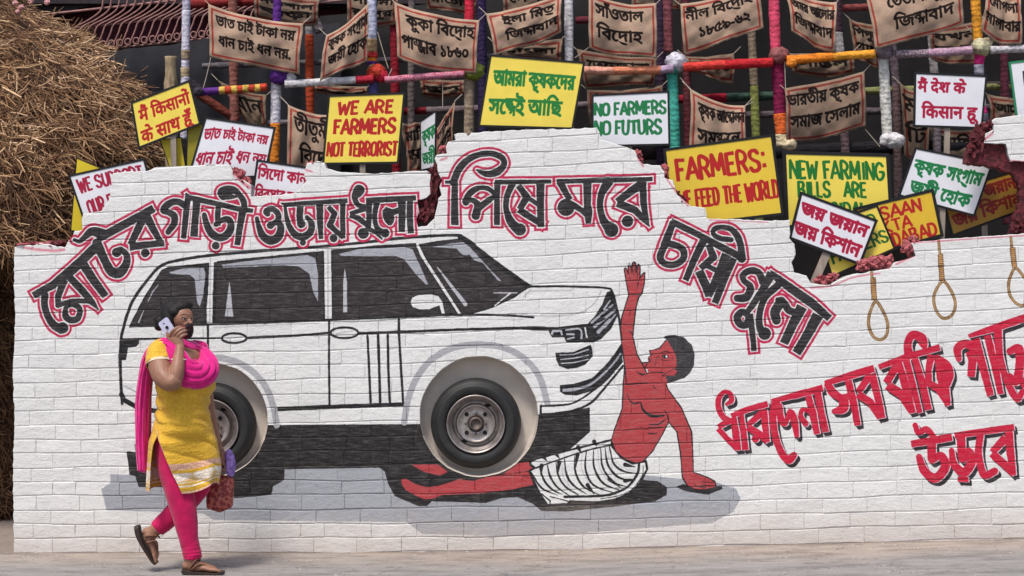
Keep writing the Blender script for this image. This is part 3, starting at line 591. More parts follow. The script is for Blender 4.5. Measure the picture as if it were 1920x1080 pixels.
for k in range(-1, 31):
    x = 24 - (rb.uniform(38, 48) if k % 2 else 0) - rb.uniform(0, 6)
    while x < 2055:
        L = float(np.interp(x, [0, 1900], [82, 89])) * rb.uniform(0.94, 1.05); x2 = x + L
        if rb.random() < .06: x2 = x + L * .55
        bricks.append((k, x, x2)); x = x2
def brick_ring(k, xa, xb):
    gh, gv_ = 1.0, 0.26; pts = []
    xa += gv_; xb -= gv_; n = 5; j = lambda a: rb.uniform(-a, a)
    for i in range(n + 1):
        x = xa + (xb - xa) * i / n; pts.append((x + (j(.5)), row_y(k, x) - gh + j(.42)))
    pts.append((xb + j(.5), (row_y(k, xb) + row_y(k + 1, xb)) / 2))
    for i in range(n, -1, -1):
        x = xa + (xb - xa) * i / n; pts.append((x + (j(.5)), row_y(k + 1, x) + gh + j(.42)))
    pts.append((xa + j(.5), (row_y(k, xa) + row_y(k + 1, xa)) / 2))
    return pts
ring_all = [brick_ring(*b) for b in bricks]
loops = [OUTJ] + [circle(c, rx, ry, seed=i) for i, (c, rx, ry, _) in enumerate(WELLS)] + ring_all
verts2, faces2 = [], []
for lp in loops:
    b = len(verts2); verts2 += [Vector((p[0], p[1])) for p in lp]
    a2 = sum(lp[i][0] * lp[(i + 1) % len(lp)][1] - lp[(i + 1) % len(lp)][0] * lp[i][1] for i in range(len(lp)))
    idx = list(range(b, b + len(lp))); faces2.append(idx if a2 > 0 else idx[::-1])
cv_, ce_, cf_, ov_, oe_, of_ = geometry.delaunay_2d_cdt(verts2, [], faces2, 0, 1e-4)
groups = {}; mort = []
for f, src in zip(cf_, of_):
    s_ = set(src)
    if 0 not in s_ or 1 in s_ or 2 in s_: continue
    br = [q_ for q_ in s_ if q_ > 2]
    mort.append(f)
    if br: groups.setdefault(br[0], []).append(f)
wall = tag(empty('mural_wall', P(960, 1036)), 'long white painted brick wall with a broken stepped top and a mural of a car running over a man', 'wall')
THICK = 0.115
def slab(tris, name, mat, z0, z1, bev, tilt=(0, 0), parent=wall):
    used = sorted({i for f in tris for i in f}); mp = {v: i for i, v in enumerate(used)}
    edge = {}
    for f in tris:
        for i in range(3):
            a, b = mp[f[i]], mp[f[(i + 1) % 3]]
            edge[(a, b)] = edge.get((a, b), 0) + 1
    bd = [(a, b) for (a, b) in edge if (b, a) not in edge]
    p = np.array([[cv_[v][0], cv_[v][1]] for v in used]); c = p.mean(0)
    nrm = np.zeros_like(p)
    for a, b in bd:
        e = p[b] - p[a]; L = np.hypot(*e) + 1e-9; nv = np.array([-e[1], e[0]]) / L
        nrm[a] += nv; nrm[b] += nv
    ln = np.hypot(nrm[:, 0], nrm[:, 1]); isb = ln > 1e-6
    ins = p.copy(); k = np.where(isb, bev / np.maximum(ln, .35), 0)[:, None]; ins = p + nrm * k
    def to3(q_, y): return [((a[0] - 960) * S, y + tilt[0] * (a[0] - c[0]) * S + tilt[1] * (a[1] - c[1]) * S, ZC + (540 - a[1]) * S) for a in q_]
    n = len(p); V = to3(ins, z0) + to3(p, z0 + bev * S * 0.8)
    F = [tuple(mp[v] for v in f) for f in tris]
    back = {}
    bidx = sorted({i for e in bd for i in e})
    for i in bidx: back[i] = len(V); V.append(((p[i][0] - 960) * S, z1, ZC + (540 - p[i][1]) * S))
    mi = [0] * len(F)
    for a, b in bd:
        F.append((a, n + a, n + b, b)); mi.append(0)
        F.append((n + a, back[a], back[b], n + b)); mi.append(0)
    return V, F
def fix_orient(V, F):
    # front faces look towards -y
    a, b, c = (Vector(V[i]) for i in F[0][:3])
    if (b - a).cross(c - a).y > 0: F = [tuple(reversed(f)) for f in F]
    return F
areas = {}
for g_, tr in groups.items():
    areas[g_] = sum(abs((cv_[f[1]][0] - cv_[f[0]][0]) * (cv_[f[2]][1] - cv_[f[0]][1]) - (cv_[f[2]][0] - cv_[f[0]][0]) * (cv_[f[1]][1] - cv_[f[0]][1])) / 2 for f in tr)
def seen_rank(g_):
    k, xa, xb = bricks[g_ - 3]; xm = (xa + xb) / 2; ym = row_y(k + .5, xm)
    inside = 30 < xm < 1905 and 0 < ym < 1033
    hid = 265 < xm < 405 and 570 < ym < 1000
    return (areas[g_] if inside and not hid else areas[g_] * .1)
order = sorted(groups, key=seen_rank, reverse=True); top = set(order[:300])
restV, restF = [], []
for g_ in sorted(groups):
    if areas[g_] < 6: continue
    z0 = -rb.uniform(0, .0022); V, F = slab(groups[g_], 'brick', M_WALL, z0, THICK, 1.0, (rb.uniform(-.012, .012), rb.uniform(-.03, .03)))
    F = fix_orient(V, F)
    if g_ in top: mesh_obj('brick', V, F, M_WALL, wall)
    else:
        b = len(restV); restV += V; restF += [tuple(i + b for i in f) for f in F]
tag(mesh_obj('brickwork', restV, restF, M_WALL, wall), kind='stuff')
V, F = slab(mort, 'mortar', M_MORTAR, 0.0034, THICK - .004, 0.3)
mesh_obj('mortar', V, fix_orient(V, F), M_MORTAR, wall)

# broken raw brick: lumps in the breaks
def lump(c, r, seed, n=2, rug=1.0):
    bm = bmesh.new(); bmesh.ops.create_icosphere(bm, subdivisions=n, radius=1.0)
    q_ = np.random.default_rng(seed); ph = q_.random(9) * 6.28
    for v in bm.verts:
        p = v.co; k = 1 + rug * (.22 * math.sin(p.x * 5 + ph[0]) * math.sin(p.z * 5 + ph[1]) + .16 * math.sin(p.y * 9 + ph[2] + p.x * 7) + q_.uniform(-.12, .12) * rug)
        v.co = Vector((p.x * r[0] * k, p.y * r[1] * k, p.z * r[2] * k)) + c
    V = [tuple(v.co) for v in bm.verts]; F = [tuple(v.index for v in f.verts) for f in bm.faces]; bm.free(); return V, F
CH = [(58, 459, 26, 6, 1), (90, 461, 24, 8, 1), (112, 458, 14, 7, 0), (449, 330, 12, 14, 1), (460, 345, 10, 14, 1), (440, 322, 6, 8, 1), (586, 312, 11, 9, 1), (812, 352, 14, 40, 0), (800, 392, 18, 26, 0), (812, 330, 10, 18, 0), (826, 318, 8, 12, 0),
      (788, 404, 10, 14, 0), (832, 280, 9, 9, 1), (1195, 290, 8, 9, 1), (1200, 300, 6, 7, 1), (1246, 322, 7, 14, 1), (1268, 366, 9, 10, 0), (1278, 374, 8, 7, 0), (1545, 526, 18, 10, 1), (1560, 520, 10, 9, 1), (1636, 494, 22, 12, 1), (1658, 492, 16, 13, 1), (1618, 498, 12, 10, 1),
      (1704, 464, 14, 14, 1), (1712, 452, 10, 10, 1), (1838, 262, 14, 26, 0), (1852, 240, 14, 14, 0), (1822, 284, 10, 14, 0), (1828, 262, 8, 9, 0), (1908, 418, 12, 14, 0), (1902, 434, 10, 8, 0), (1858, 232, 7, 8, 0)]
CORE = jag([(1812, 306), (1816, 284), (1826, 262), (1842, 240), (1858, 226), (1945, 222), (1945, 440), (1904, 440), (1906, 402), (1916, 380), (1914, 345), (1902, 326), (1872, 314), (1840, 310)], 5, 2.0, 9)
for i, (x, y, rx, ry, pale) in enumerate(CH):
    V, F = lump(P(x, y, .05), (rx * S * .95, .045, ry * S * .92), i, 3, 1.35)
    mesh_obj('broken_brick', V, F, M_RAWL if pale else M_RAW, wall)

cdt = geometry.delaunay_2d_cdt([Vector(p) for p in CORE], [], [list(range(len(CORE)))], 1, 1e-4)
cv_ = cdt[0]; V, F = slab([f for f in cdt[2]], 'brick_core', M_RAW, .035, THICK - .01, 1.5); mesh_obj('brick_core', V, fix_orient(V, F), M_RAW, wall)

# ------------------------------------------------------------------ wheel wells with real wheels hung in them
M_RENDER = simple('grey_render', (0.52, 0.46, 0.405), rough=.85, var=.12, nscale=5, bump=.25, bdist=.003)
def lathe(prof, cx, cz, n=64, y0=0.0, wob=None):
    """prof: (radius, y) pairs round the y axis"""
    V, F = [], []
    m = len(prof)
    for i in range(n):
        a = 2 * math.pi * i / n
        for (r, y) in prof:
            rr = r * (1 + (wob(a) if wob else 0)); V.append((cx + rr * math.cos(a), y0 + y, cz + rr * math.sin(a)))
    for i in range(n):
        for j in range(m - 1):
            a, b = i * m + j, ((i + 1) % n) * m + j
            F.append((a, a + 1, b + 1, b))
    return V, F
M_TYRE = simple('tyre_rubber', (0.017, 0.017, 0.017), rough=.6, var=.35, nscale=14, bump=.12, bdist=.002, spec=.45)
M_STEEL = simple('weathered_steel', (0.36, 0.32, 0.30), rough=.40, var=.4, nscale=16, bump=.25, bdist=.002, metal=.75, spec=.5)
M_STEELD = simple('rusted_steel', (0.12, 0.095, 0.085), rough=.6, var=.5, nscale=26, bump=.3, bdist=.002, metal=.4)
M_HOLE = simple('hole_dark', (0.012, 0.010, 0.010), rough=.9, bump=0)
def wheel(cpx, R, label, first=[None]):
    c = P(cpx[0], cpx[1], 0.0)
    w = empty('car_wheel', c); tag(w, label, 'car wheel', 'car wheels set into the mural wall')
    cx, cz = c.x, c.z; y0 = -.012
    V, F = lathe([(R * .63, .17), (R * .60, .05), (R * .62, .030), (R * .66, .012), (R * .74, .002), (R * .83, 0), (R * .86, .003), (R * .865, .009), (R * .92, .016), (R * .965, .034), (R * .99, .055), (R * .985, .06), (R, .066),
                  (R * 1.0, .10), (R * .99, .104), (R * .99, .112), (R, .116), (R * .985, .14), (R * .93, .165), (R * .8, .18)], cx, cz, 96, y0)
    mesh_obj('tyre', V, F, M_TYRE, w, smooth=True)
    # tread blocks round the shoulder
    V, F = [], []
    for i in range(72):
        a = 2 * math.pi * i / 72; da = .026
        b = len(V)
        for (r, y) in ((.955 * R, .026), (1.008 * R, .062)):
            for s_ in (-1, 1):
                for lift in (0, .004): V.append((cx + (r + lift) * math.cos(a + s_ * da), y0 + y - lift, cz + (r + lift) * math.sin(a + s_ * da)))
        F += [(b + 1, b + 3, b + 7, b + 5), (b, b + 1, b + 5, b + 4), (b + 3, b + 2, b + 6, b + 7), (b, b + 2, b + 3, b + 1)]
    V, F = lathe([(R * .640, .004), (R * .645, -.002), (R * .625, -.003), (R * .61, .006), (R * .585, .012), (R * .575, .030), (R * .53, .034), (R * .52, .075), (R * .47, .085), (R * .44, .080), (R * .425, .045), (R * .405, .038), (R * .385, .044),
                  (R * .33, .052), (R * .27, .050), (R * .20, .046), (R * .17, .052), (R * .165, .060), (.001, .060)], cx, cz, 96, y0)
    rim = mesh_obj('rim', V, F, M_STEEL, w, smooth=True)
    V, F = lathe([(R * .155, .058), (R * .15, .020), (R * .125, .008), (R * .11, .010), (R * .105, .024), (.001, .026)], cx, cz, 40, y0); hub = mesh_obj('hub', V, F, M_STEELD, w, smooth=True)
    for i in range(8):
        a = math.pi / 4 * i + (.0 if i % 2 else 0)
        if i % 2:
            V, F = lathe([(.013, .0), (.013, .004), (.001, .004)], 0, 0, 16); V = [(cx + R * .285 * math.cos(a) + v[0], y0 + .0445 + v[1], cz + R * .285 * math.sin(a) + v[2]) for v in V]
            mesh_obj('vent_hole', V, F, M_HOLE, w)
        else:
            V, F = lathe([(.0085, .012), (.0085, .002), (.005, 0), (.001, 0)], 0, 0, 6); V = [(cx + R * .225 * math.cos(a) + v[0], y0 + .036 + v[1], cz + R * .225 * math.sin(a) + v[2]) for v in V]
            mesh_obj('wheel_bolt', V, F, M_STEELD, w)
    for i in range(8):
        a = math.pi / 4 * i + .2
        V, F = lathe([(.016, 0), (.016, .002), (.001, .002)], 0, 0, 12); V = [(cx + R * .475 * math.cos(a) + v[0] * 1.4 * abs(math.sin(a)) + v[0] * .6, y0 + .071 + v[1], cz + R * .475 * math.sin(a) + v[2] * .5) for v in V]
        if i in (1, 5): mesh_obj('rim_slot', V, F, M_HOLE, w)
    return w
wheel((892, 795), 85 * S, 'car wheel with worn steel rim in the front wheel well of the painted car')
wheel((394, 802), 83 * S, 'car wheel under the rear of the painted car, half hidden by the walking person')
for i, (c, rx, ry, nm) in enumerate(WELLS):
    rr = circle(c, rx, ry, seed=i); n = len(rr)
    V = []; F = []
    for (yy, sc_) in ((-.001, 1.0), (.03, .985), (.085, .975), (.105, .93), (.105, .3)):
        for p in rr: q_ = P(c[0] + (p[0] - c[0]) * sc_, c[1] + (p[1] - c[1]) * sc_, 0); V.append((q_.x, yy, q_.z))
    for L in range(4):
        for k in range(n): F.append((L * n + k, L * n + (k + 1) % n, (L + 1) * n + (k + 1) % n, (L + 1) * n + k))
    V.append(tuple(P(*c)[:1]) + (.105, P(*c).z)); last = len(V) - 1
    for k in range(n): F.append((4 * n + k, 4 * n + (k + 1) % n, last))
    mesh_obj('wheel_well', V, F, M_RENDER, wall, smooth=False)
# ------------------------------------------------------------------ lettering from outlines
_cache = {}
def glyph(ch):
    if ch in _cache: return _cache[ch]
    def curve_of(s):
        c = bpy.data.curves.new('tmp', 'FONT'); c.body = s; c.size = 1
        o = bpy.data.objects.new('tmp', c); COL.objects.link(o); bpy.context.view_layer.update()
        cu = o.to_curve(bpy.context.evaluated_depsgraph_get())
        cs = []
        for sp in cu.splines:
            if sp.type == 'BEZIER':
                bp = sp.bezier_points; pts = []
                for i in range(len(bp)):
                    a, b = bp[i], bp[(i + 1) % len(bp)]
                    for t in (0, .34, .67):
                        q = (1 - t) ** 3 * a.co + 3 * (1 - t) ** 2 * t * a.handle_right + 3 * (1 - t) * t * t * b.handle_left + t ** 3 * b.co
                        pts.append((q.x, q.y))
                cs.append(np.array(pts))
            else: cs.append(np.array([(p.co.x, p.co.y) for p in sp.points]))
        o.to_curve_clear(); bpy.data.objects.remove(o); bpy.data.curves.remove(c)
        return cs
    cs = curve_of(ch) if ch != ' ' else []
    ref = curve_of('l'); adv = min(c[:, 0].min() for c in curve_of(ch + 'l')[-len(ref):]) - min(c[:, 0].min() for c in ref)
    _cache[ch] = (cs, adv); return _cache[ch]
PRE = 'িেৈि'
def reorder(s):
    """put the signs written before a consonant before it; return drawing tokens"""
    s = s.replace('\u09cb', '\u09c7\u09be').replace('\u09af\u09bc', '\u09df').replace('\u09a1\u09bc', '\u09dc')
    out = []; i = 0
    while i < len(s):
        j = i + 1
        while j + 1 < len(s) and s[j] in '़়্': j += 2 if s[j] == '্' else 1
        while j < len(s) and s[j] in '়': j += 1
        cl = s[i:j]
        if j < len(s) and s[j] in PRE: out.append(s[j]); out.append(cl); i = j + 1
        else: out.append(cl); i = j
    return out
def text_contours(s):
    X = 0.0; C = []
    for tk in reorder(s):
        if '্' in tk and len(tk) > 2:
            a, b = tk[0], tk[2]
            if b == 'র':
                cs, ad = glyph(a); C += [c + (X, 0) for c in cs]
                C.append(np.array([(X + ad * .15, -.02), (X + ad * .45, -.16), (X + ad * .85, -.22), (X + ad * .85, -.15), (X + ad * .45, -.07)])); X += ad
            else:
                cs, ad = glyph(a); C += [c * (.72, .62) + (X, .24) for c in cs]; cs2, ad2 = glyph(b)
                C += [c * (.66, .58) + (X + ad * .34, -.06) for c in cs2]; w = max(ad * .72, ad * .34 + ad2 * .66)
                C.append(np.array([(X, .60), (X + w, .60), (X + w, .655), (X, .655)])); X += w
        else:
            for ch in tk:
                cs, ad = glyph(ch); C += [c + (X, 0) for c in cs]; X += ad
    return C, X
def draw_text(cvs, s, box, color, bold=0.8, skew=0.0, shadow=None):
    """fit the string into box (x, y_top, width, cap height) of the canvas"""
    C, X = text_contours(s)
    if not C: return
    x0, y0, w, h = box; ref = 0.72
    kx, ky = w / max(X, .01), h / ref
    parts = []
    for c in C:
        p = np.empty_like(c); p[:, 0] = x0 + c[:, 0] * kx + (c[:, 1]) * skew * ky; p[:, 1] = y0 + h - c[:, 1] * ky
        p[:, 1] += .25 * np.sin(p[:, 0] * .37 + y0)
        parts.append(p)
    # contours of the same glyph overlap: join close ones for the winding rule
    used = [False] * len(parts)
    for i, p in enumerate(parts):
        if used[i]: continue
        grp = [p]; used[i] = True
        lo, hi = p.min(0), p.max(0)
        for j in range(i + 1, len(parts)):
            q = parts[j]
            if not used[j] and (q.min(0) <= hi + 1).all() and (q.max(0) >= lo - 1).all():
                grp.append(q); used[j] = True; lo = np.minimum(lo, q.min(0)); hi = np.maximum(hi, q.max(0))
        w_, dd = cvs.poly_d(grp, pad=4 + bold)
        if w_ is None: continue
        if shadow: cvs.put(w_, dd, shadow, hi=bold + .6)
        cvs.put(w_, dd, color, hi=bold)
LET = {'A': [[(0, 1), (.42, 0), (.8, 1)], [(.18, .66), (.62, .66)]], 'B': [[(.1, 0), (.1, 1)], [(.1, .03), (.5, .05), (.6, .25), (.45, .46), (.1, .48), (.5, .5), (.68, .72), (.5, .96), (.1, .97)]],
       'C': [[(.7, .2), (.5, .03), (.25, .06), (.08, .35), (.08, .68), (.25, .95), (.5, .97), (.72, .8)]], 'D': [[(.1, 0), (.1, 1)], [(.1, .03), (.45, .06), (.66, .3), (.66, .7), (.45, .95), (.1, .97)]],
       'E': [[(.62, .03), (.1, .03), (.1, .97), (.62, .97)], [(.1, .48), (.52, .48)]], 'F': [[(.62, .03), (.1, .03), (.1, 1)], [(.1, .48), (.5, .48)]],
       'G': [[(.7, .2), (.5, .03), (.25, .06), (.08, .35), (.08, .68), (.25, .95), (.5, .97), (.7, .8), (.7, .55), (.42, .55)]], 'I': [[(.2, 0), (.2, 1)]], 'H': [[(.1, 0), (.1, 1)], [(.66, 0), (.66, 1)], [(.1, .5), (.66, .5)]], 'V': [[(.02, 0), (.38, 1), (.74, 0)]], 'K': [[(.1, 0), (.1, 1)], [(.65, 0), (.12, .52), (.68, 1)]],
       'L': [[(.1, 0), (.1, .97), (.6, .97)]], 'M': [[(.05, 1), (.12, 0), (.45, .7), (.78, 0), (.86, 1)]], 'N': [[(.08, 1), (.1, 0), (.68, .98), (.7, 0)]],
       'O': [[(.4, .03), (.15, .12), (.06, .5), (.15, .88), (.4, .97), (.65, .88), (.74, .5), (.65, .12), (.4, .03)]], 'P': [[(.1, 1), (.1, .03), (.5, .05), (.66, .27), (.5, .5), (.1, .52)]],
       'R': [[(.1, 1), (.1, .03), (.5, .05), (.66, .26), (.5, .48), (.12, .5)], [(.35, .5), (.7, 1)]], 'S': [[(.64, .16), (.5, .03), (.25, .03), (.1, .16), (.12, .36), (.35, .5), (.6, .62), (.66, .82), (.5, .97), (.22, .97), (.06, .82)]],
       'T': [[(0, .03), (.72, .03)], [(.36, .03), (.36, 1)]], 'U': [[(.1, 0), (.1, .7), (.25, .95), (.5, .95), (.66, .7), (.66, 0)]], 'W': [[(.02, 0), (.2, 1), (.45, .25), (.66, 1), (.9, 0)]],
       'Z': [[(.05, .03), (.65, .03), (.05, .97), (.68, .97)]], ':': [[(.15, .15), (.15, .32)], [(.15, .7), (.15, .87)]], '.': [[(.1, .9), (.1, 1)]], ',': [[(.12, .85), (.05, 1.1)]]}
ADV = {'I': .42, 'M': 1.02, 'W': 1.02, ':': .35, ' ': .45, '.': .3, 'T': .78, 'L': .7, 'E': .74, 'F': .7}
def draw_caps(cvs, s, box, color, wd, shadow=None, seed=0):
    shadow = shadow or tuple(v * .62 for v in color); wd *= .88
    r = random.Random(seed + len(s)); X = sum(ADV.get(c, .86) for c in s); x0, y0, w, h = box; k = w / X; x = x0
    for pas in ((1, 0) if shadow else (0,)):
        x = x0; r = random.Random(seed)
        for c in s:
            for st in LET.get(c, []):
                pts = [(x + p[0] * k + r.uniform(-.02, .02) * k + (.8 if pas else 0), y0 + p[1] * h + r.uniform(-.02, .02) * h, wd * r.uniform(.88, 1.15)) for p in st]
                smooth = c in 'BCDGOPRSU' and len(pts) > 3
                cvs.line(pts, wd, shadow if pas else color, curve=smooth, flat=not smooth)
            x += ADV.get(c, .86) * k

def img_mat(name, cvs, rough=.5, spec=.35, weave=0.0, dirt=.1):
    im = cvs.image(name); t = NT(name)
    uv = t.n('ShaderNodeUVMap'); ti = t.n('ShaderNodeTexImage', image=im, extension='EXTEND', interpolation='Cubic'); t.l(uv.outputs[0], ti.inputs[0]); c = ti.outputs[0]
    f = t.noise(9, 5, .6); c = t.mix(1.0, c, t.ramp(f, [(.3, (1 - dirt,) * 3), (.65, (1, 1, 1))]), 'MULTIPLY')
    if weave:
        wv = t.noise(330, 2, .6, sc=(1, 1, .35)); wh = t.noise(330, 2, .6, sc=(.35, 1, 1)); w = t.math('ADD', wv, wh)
        c = t.mix(weave, c, t.ramp(w, [(.75, (.62, .6, .58)), (1.15, (1.25, 1.25, 1.25))]), 'MULTIPLY'); t.bump(w, .5, .003)
    else: t.bump(f, .1, .004)
    t.col(c); t.rough(rough); t.spec(spec); return t.m

M_EDGE = simple('black_edging', (0.010, 0.010, 0.011), rough=.5, var=.3, nscale=20, bump=.1)
M_EDGEG = simple('green_edging', (0.02, 0.20, 0.09), rough=.5, var=.2, bump=.1)
M_STICK = simple('weathered_stick', (0.30, 0.25, 0.21), rough=.8, var=.3, nscale=22, sc=(1, 1, .15), bump=.5)
M_BACK = simple('board_back', (0.36, 0.29, 0.2), var=.2, bump=.1)
def lerp2(c, u, v):
    return c[0] * (1 - u) * (1 - v) + c[1] * u * (1 - v) + c[2] * u * v + c[3] * (1 - u) * v
def box_between(a, b, wx, wy, up=Vector((0, 1, 0))):
    d_ = (b - a).normalized(); s_ = d_.cross(up).normalized() * wx / 2; u_ = up * wy / 2
    V = [tuple(p + sx_ * s_ + uy * u_) for p in (a, b) for sx_, uy in ((-1, -1), (1, -1), (1, 1), (-1, 1))]
    return V, [(0, 1, 2, 3), (7, 6, 5, 4)] + [(i, 4 + i, 4 + (i + 1) % 4, (i + 1) % 4) for i in range(4)]
YEL, WHB, REDP, GRNP, CRIM = (234, 210, 86), (222, 222, 228), (176, 24, 26), (24, 118, 66), (164, 16, 56)
def placard(corners, y, label, bg, draw=None, edge=M_EDGE, ew=4.0, stick=None, res=2.2, yskew=(0, 0, 0, 0), name='placard'):
    c = [P(p[0], p[1], y + ys) for p, ys in zip(corners, yskew)]
    w = (abs(corners[1][0] - corners[0][0]) + abs(corners[2][0] - corners[3][0])) / 2; w = max(w, 8)
    w = (math.dist(corners[0], corners[1]) + math.dist(corners[3], corners[2])) / 2; h = (math.dist(corners[0], corners[3]) + math.dist(corners[1], corners[2])) / 2
    base = (c[0] + c[1] + c[2] + c[3]) / 4
    root = tag(empty(name, base), label, 'placard')
    cvs = Canvas(0, 0, w, h, res, bg, wob=0.25, seed=len(label))
    if draw: draw(cvs, w, h)
    m = img_mat('placard_paint', cvs, dirt=.08)
    nrm = (c[1] - c[0]).cross(c[3] - c[0]).normalized()
    if nrm.y > 0: nrm = -nrm
    f = [q + nrm * .004 for q in c]; bk = [q - nrm * .004 for q in c]
    V = [tuple(q) for q in f + bk]; F = [(0, 3, 2, 1), (4, 5, 6, 7)] + [(i, (i + 1) % 4, 4 + (i + 1) % 4, 4 + i) for i in range(4)]
    mesh_obj('board', V, F, None, root, uv=[(0, 1), (1, 1), (1, 0), (0, 0)] * 2, mats=[m, M_BACK], midx=[0, 1, 1, 1, 1, 1])
    V, F = [], []; e = ew * S
    for i in range(4):
        a, b = c[i], c[(i + 1) % 4]; dr_ = (b - a).normalized(); inn = (base - (a + b) / 2).normalized()
        a2, b2 = a - dr_ * e * (.5 if i % 2 == 0 else -.5) , b + dr_ * e * (.5 if i % 2 == 0 else -.5)
        v, ff = box_between(a2, b2, e, .014 if i % 2 == 0 else .0125, nrm); n_ = len(V); V += v; F += [tuple(k + n_ for k in q) for q in ff]
    mesh_obj('edging', V, F, edge, root)
    if stick:
        a = P(*stick[0], y + .012); b = P(*stick[1], y + .012); v, ff = box_between(a, b, .035 if len(stick) < 3 else stick[2], .016); mesh_obj('stick', v, ff, M_STICK, root)
    return root
T = draw_text; K = draw_caps
placard([(247, 193), (355, 152), (375, 232), (261, 277)], .30, 'yellow placard with a red Hindi slogan tilted beside the straw stack', YEL,
        lambda c, w, h: (T(c, 'मैं किसानों', (10, 16, w - 18, 24), REDP, 1.05), T(c, 'के साथ हूँ', (8, 54, w - 22, 24), REDP, 1.05)), stick=((325, 250), (328, 420)))
placard([(386, 221), (515, 240), (496, 330), (352, 338)], .22, 'white placard with two crimson Bengali lines left of the orange wrapped pole', WHB,
        lambda c, w, h: (T(c, 'ভাত চাই টাকা নয়', (6, 17, w - 14, 21), CRIM, .9), T(c, 'ধান চাই ধন নয়', (4, 58, w - 8, 24), CRIM, .9)), stick=((440, 320), (440, 480)))
placard([(483, 301), (578, 315), (566, 400), (470, 390)], .17, 'small white placard with crimson Bengali words peeping over the low wall step', WHB,
        lambda c, w, h: (T(c, 'সিদো কানহু', (4, 10, w + 8, 22), CRIM, 1.0), T(c, 'বিরসার দেশ', (4, 48, w - 6, 22), CRIM, 1.0)))
placard([(617, 180), (758, 175), (746, 305), (606, 307)], .20, 'yellow placard reading WE ARE FARMERS NOT TERRORIST in red', YEL,
        lambda c, w, h: (K(c, 'WE ARE', (20, 12, 104, 23), REDP, 5.6, seed=1), K(c, 'FARMERS', (14, 46, 118, 27), REDP, 5.8, seed=2), K(c, 'NOT TERRORIST', (5, 89, w - 8, 26), REDP, 4.8, seed=3)), stick=((680, 300), (680, 450)))
placard([(790, 228), (818, 209), (816, 313), (791, 319)], .26, 'narrow white placard turned almost edge on above the crack in the wall', WHB,
        lambda c, w, h: (T(c, 'কৃষক', (3, 18, w - 4, 26), GRNP, .8), T(c, 'জয়ী', (3, 62, w - 4, 26), GRNP, .8)), yskew=(.08, -.14, -.14, .08), ew=2.0)
placard([(920, 104), (1095, 118), (1073, 241), (898, 236)], .24, 'large yellow placard with a green Bengali slogan above the wall top', YEL,
        lambda c, w, h: (T(c, 'আমরা কৃষকদের', (14, 24, w - 24, 30), (28, 120, 50), 1.5, skew=-.08), T(c, 'সঙ্গেই আছি', (14, 76, w - 40, 30), (28, 120, 50), 1.5, skew=-.08)), stick=((990, 240), (990, 400)))
placard([(1111, 179), (1253, 172), (1255, 271), (1111, 274)], .22, 'white placard reading NO FARMERS NO FUTURS in green', WHB,
        lambda c, w, h: (K(c, 'NO FARMERS', (3, 16, w - 7, 23), GRNP, 5.2, seed=4), K(c, 'NO FUTURS', (3, 50, w - 16, 26), GRNP, 5.2, seed=5)), stick=((1180, 270), (1180, 420)))
placard([(1246, 281), (1447, 254), (1467, 401), (1262, 425)], .19, 'big yellow placard reading FARMERS: WE FEED THE WORLD', (222, 190, 60),
        lambda c, w, h: (K(c, 'FARMERS:', (16, 22, 172, 40), REDP, 7.2, seed=6), K(c, 'WE FEED THE WORLD', (14, 82, w - 14, 33), REDP, 5.4, seed=7)), ew=5, stick=((1360, 410), (1360, 500)))
placard([(1470, 286), (1664, 291), (1672, 425), (1476, 425)], .26, 'square yellow placard reading NEW FARMING BILLS ARE in green', YEL,
        lambda c, w, h: (K(c, 'NEW FARMING', (8, 15, w - 16, 33), (20, 112, 40), 5.4, seed=8), K(c, 'BILLS   ARE', (22, 54, 130, 28), (20, 112, 40), 5.2, seed=9), K(c, 'SUICIDAL', (42, 92, 108, 28), (20, 112, 40), 5, seed=10)), ew=7)
placard([(1530, 424), (1644, 386), (1677, 466), (1560, 518)], .17, 'small yellow placard with green letters mostly covered by the tilted white placard', YEL,
        lambda c, w, h: (K(c, 'WE NEED', (8, 12, w - 18, 22), (26, 100, 40), 3.8, seed=11), K(c, 'FARMERS', (8, 50, w - 10, 24), (26, 100, 40), 4.2, seed=12)))
placard([(1502, 362), (1643, 414), (1612, 495), (1481, 446)], .125, 'tilted white placard with crimson Bengali words on a stick at the wall notch', WHB,
        lambda c, w, h: (T(c, 'জয় জয়ান', (8, 12, w - 16, 24), CRIM, 1.6), T(c, 'জয় কিশান', (4, 50, w - 12, 26), CRIM, 1.6)), ew=5, stick=((1556, 460), (1514, 560), .05))
placard([(1603, 392), (1748, 357), (1766, 441), (1632, 478)], .20, 'orange yellow placard with red words ending in ABAD above the noose paintings', (214, 176, 50),
        lambda c, w, h: (K(c, 'KISAAN', (12, 9, w - 36, 24), REDP, 4.6, seed=13), K(c, 'EKTA', (22, 36, 74, 22), REDP, 4.6, seed=14), K(c, 'ZINDABAD', (4, 61, w - 10, 24), REDP, 4.8, seed=15)), ew=6)
placard([(1717, 278), (1860, 307), (1826, 404), (1686, 366)], .24, 'tilted white placard with green Bengali words behind the noose paintings', WHB,
        lambda c, w, h: (T(c, 'কৃষক সংগ্রাম', (8, 18, w - 16, 25), GRNP, 1.4), T(c, 'জয়ী হোক', (14, 60, w - 30, 26), GRNP, 1.4)), stick=((1768, 370), (1764, 500)))
placard([(1765, 362), (1908, 319), (1926, 390), (1786, 441)], .32, 'dull orange placard with dark red Bengali words at the right behind the white one', (178, 132, 52),  # shade on this board is mixed into its board and lettering colours
        lambda c, w, h: (T(c, 'জয় জয়ান', (30, 8, w - 40, 24), (140, 40, 34), 1.4), T(c, 'জয় কিশান', (8, 42, w - 14, 24), (140, 40, 34), 1.4)), stick=((1845, 410), (1850, 520)))
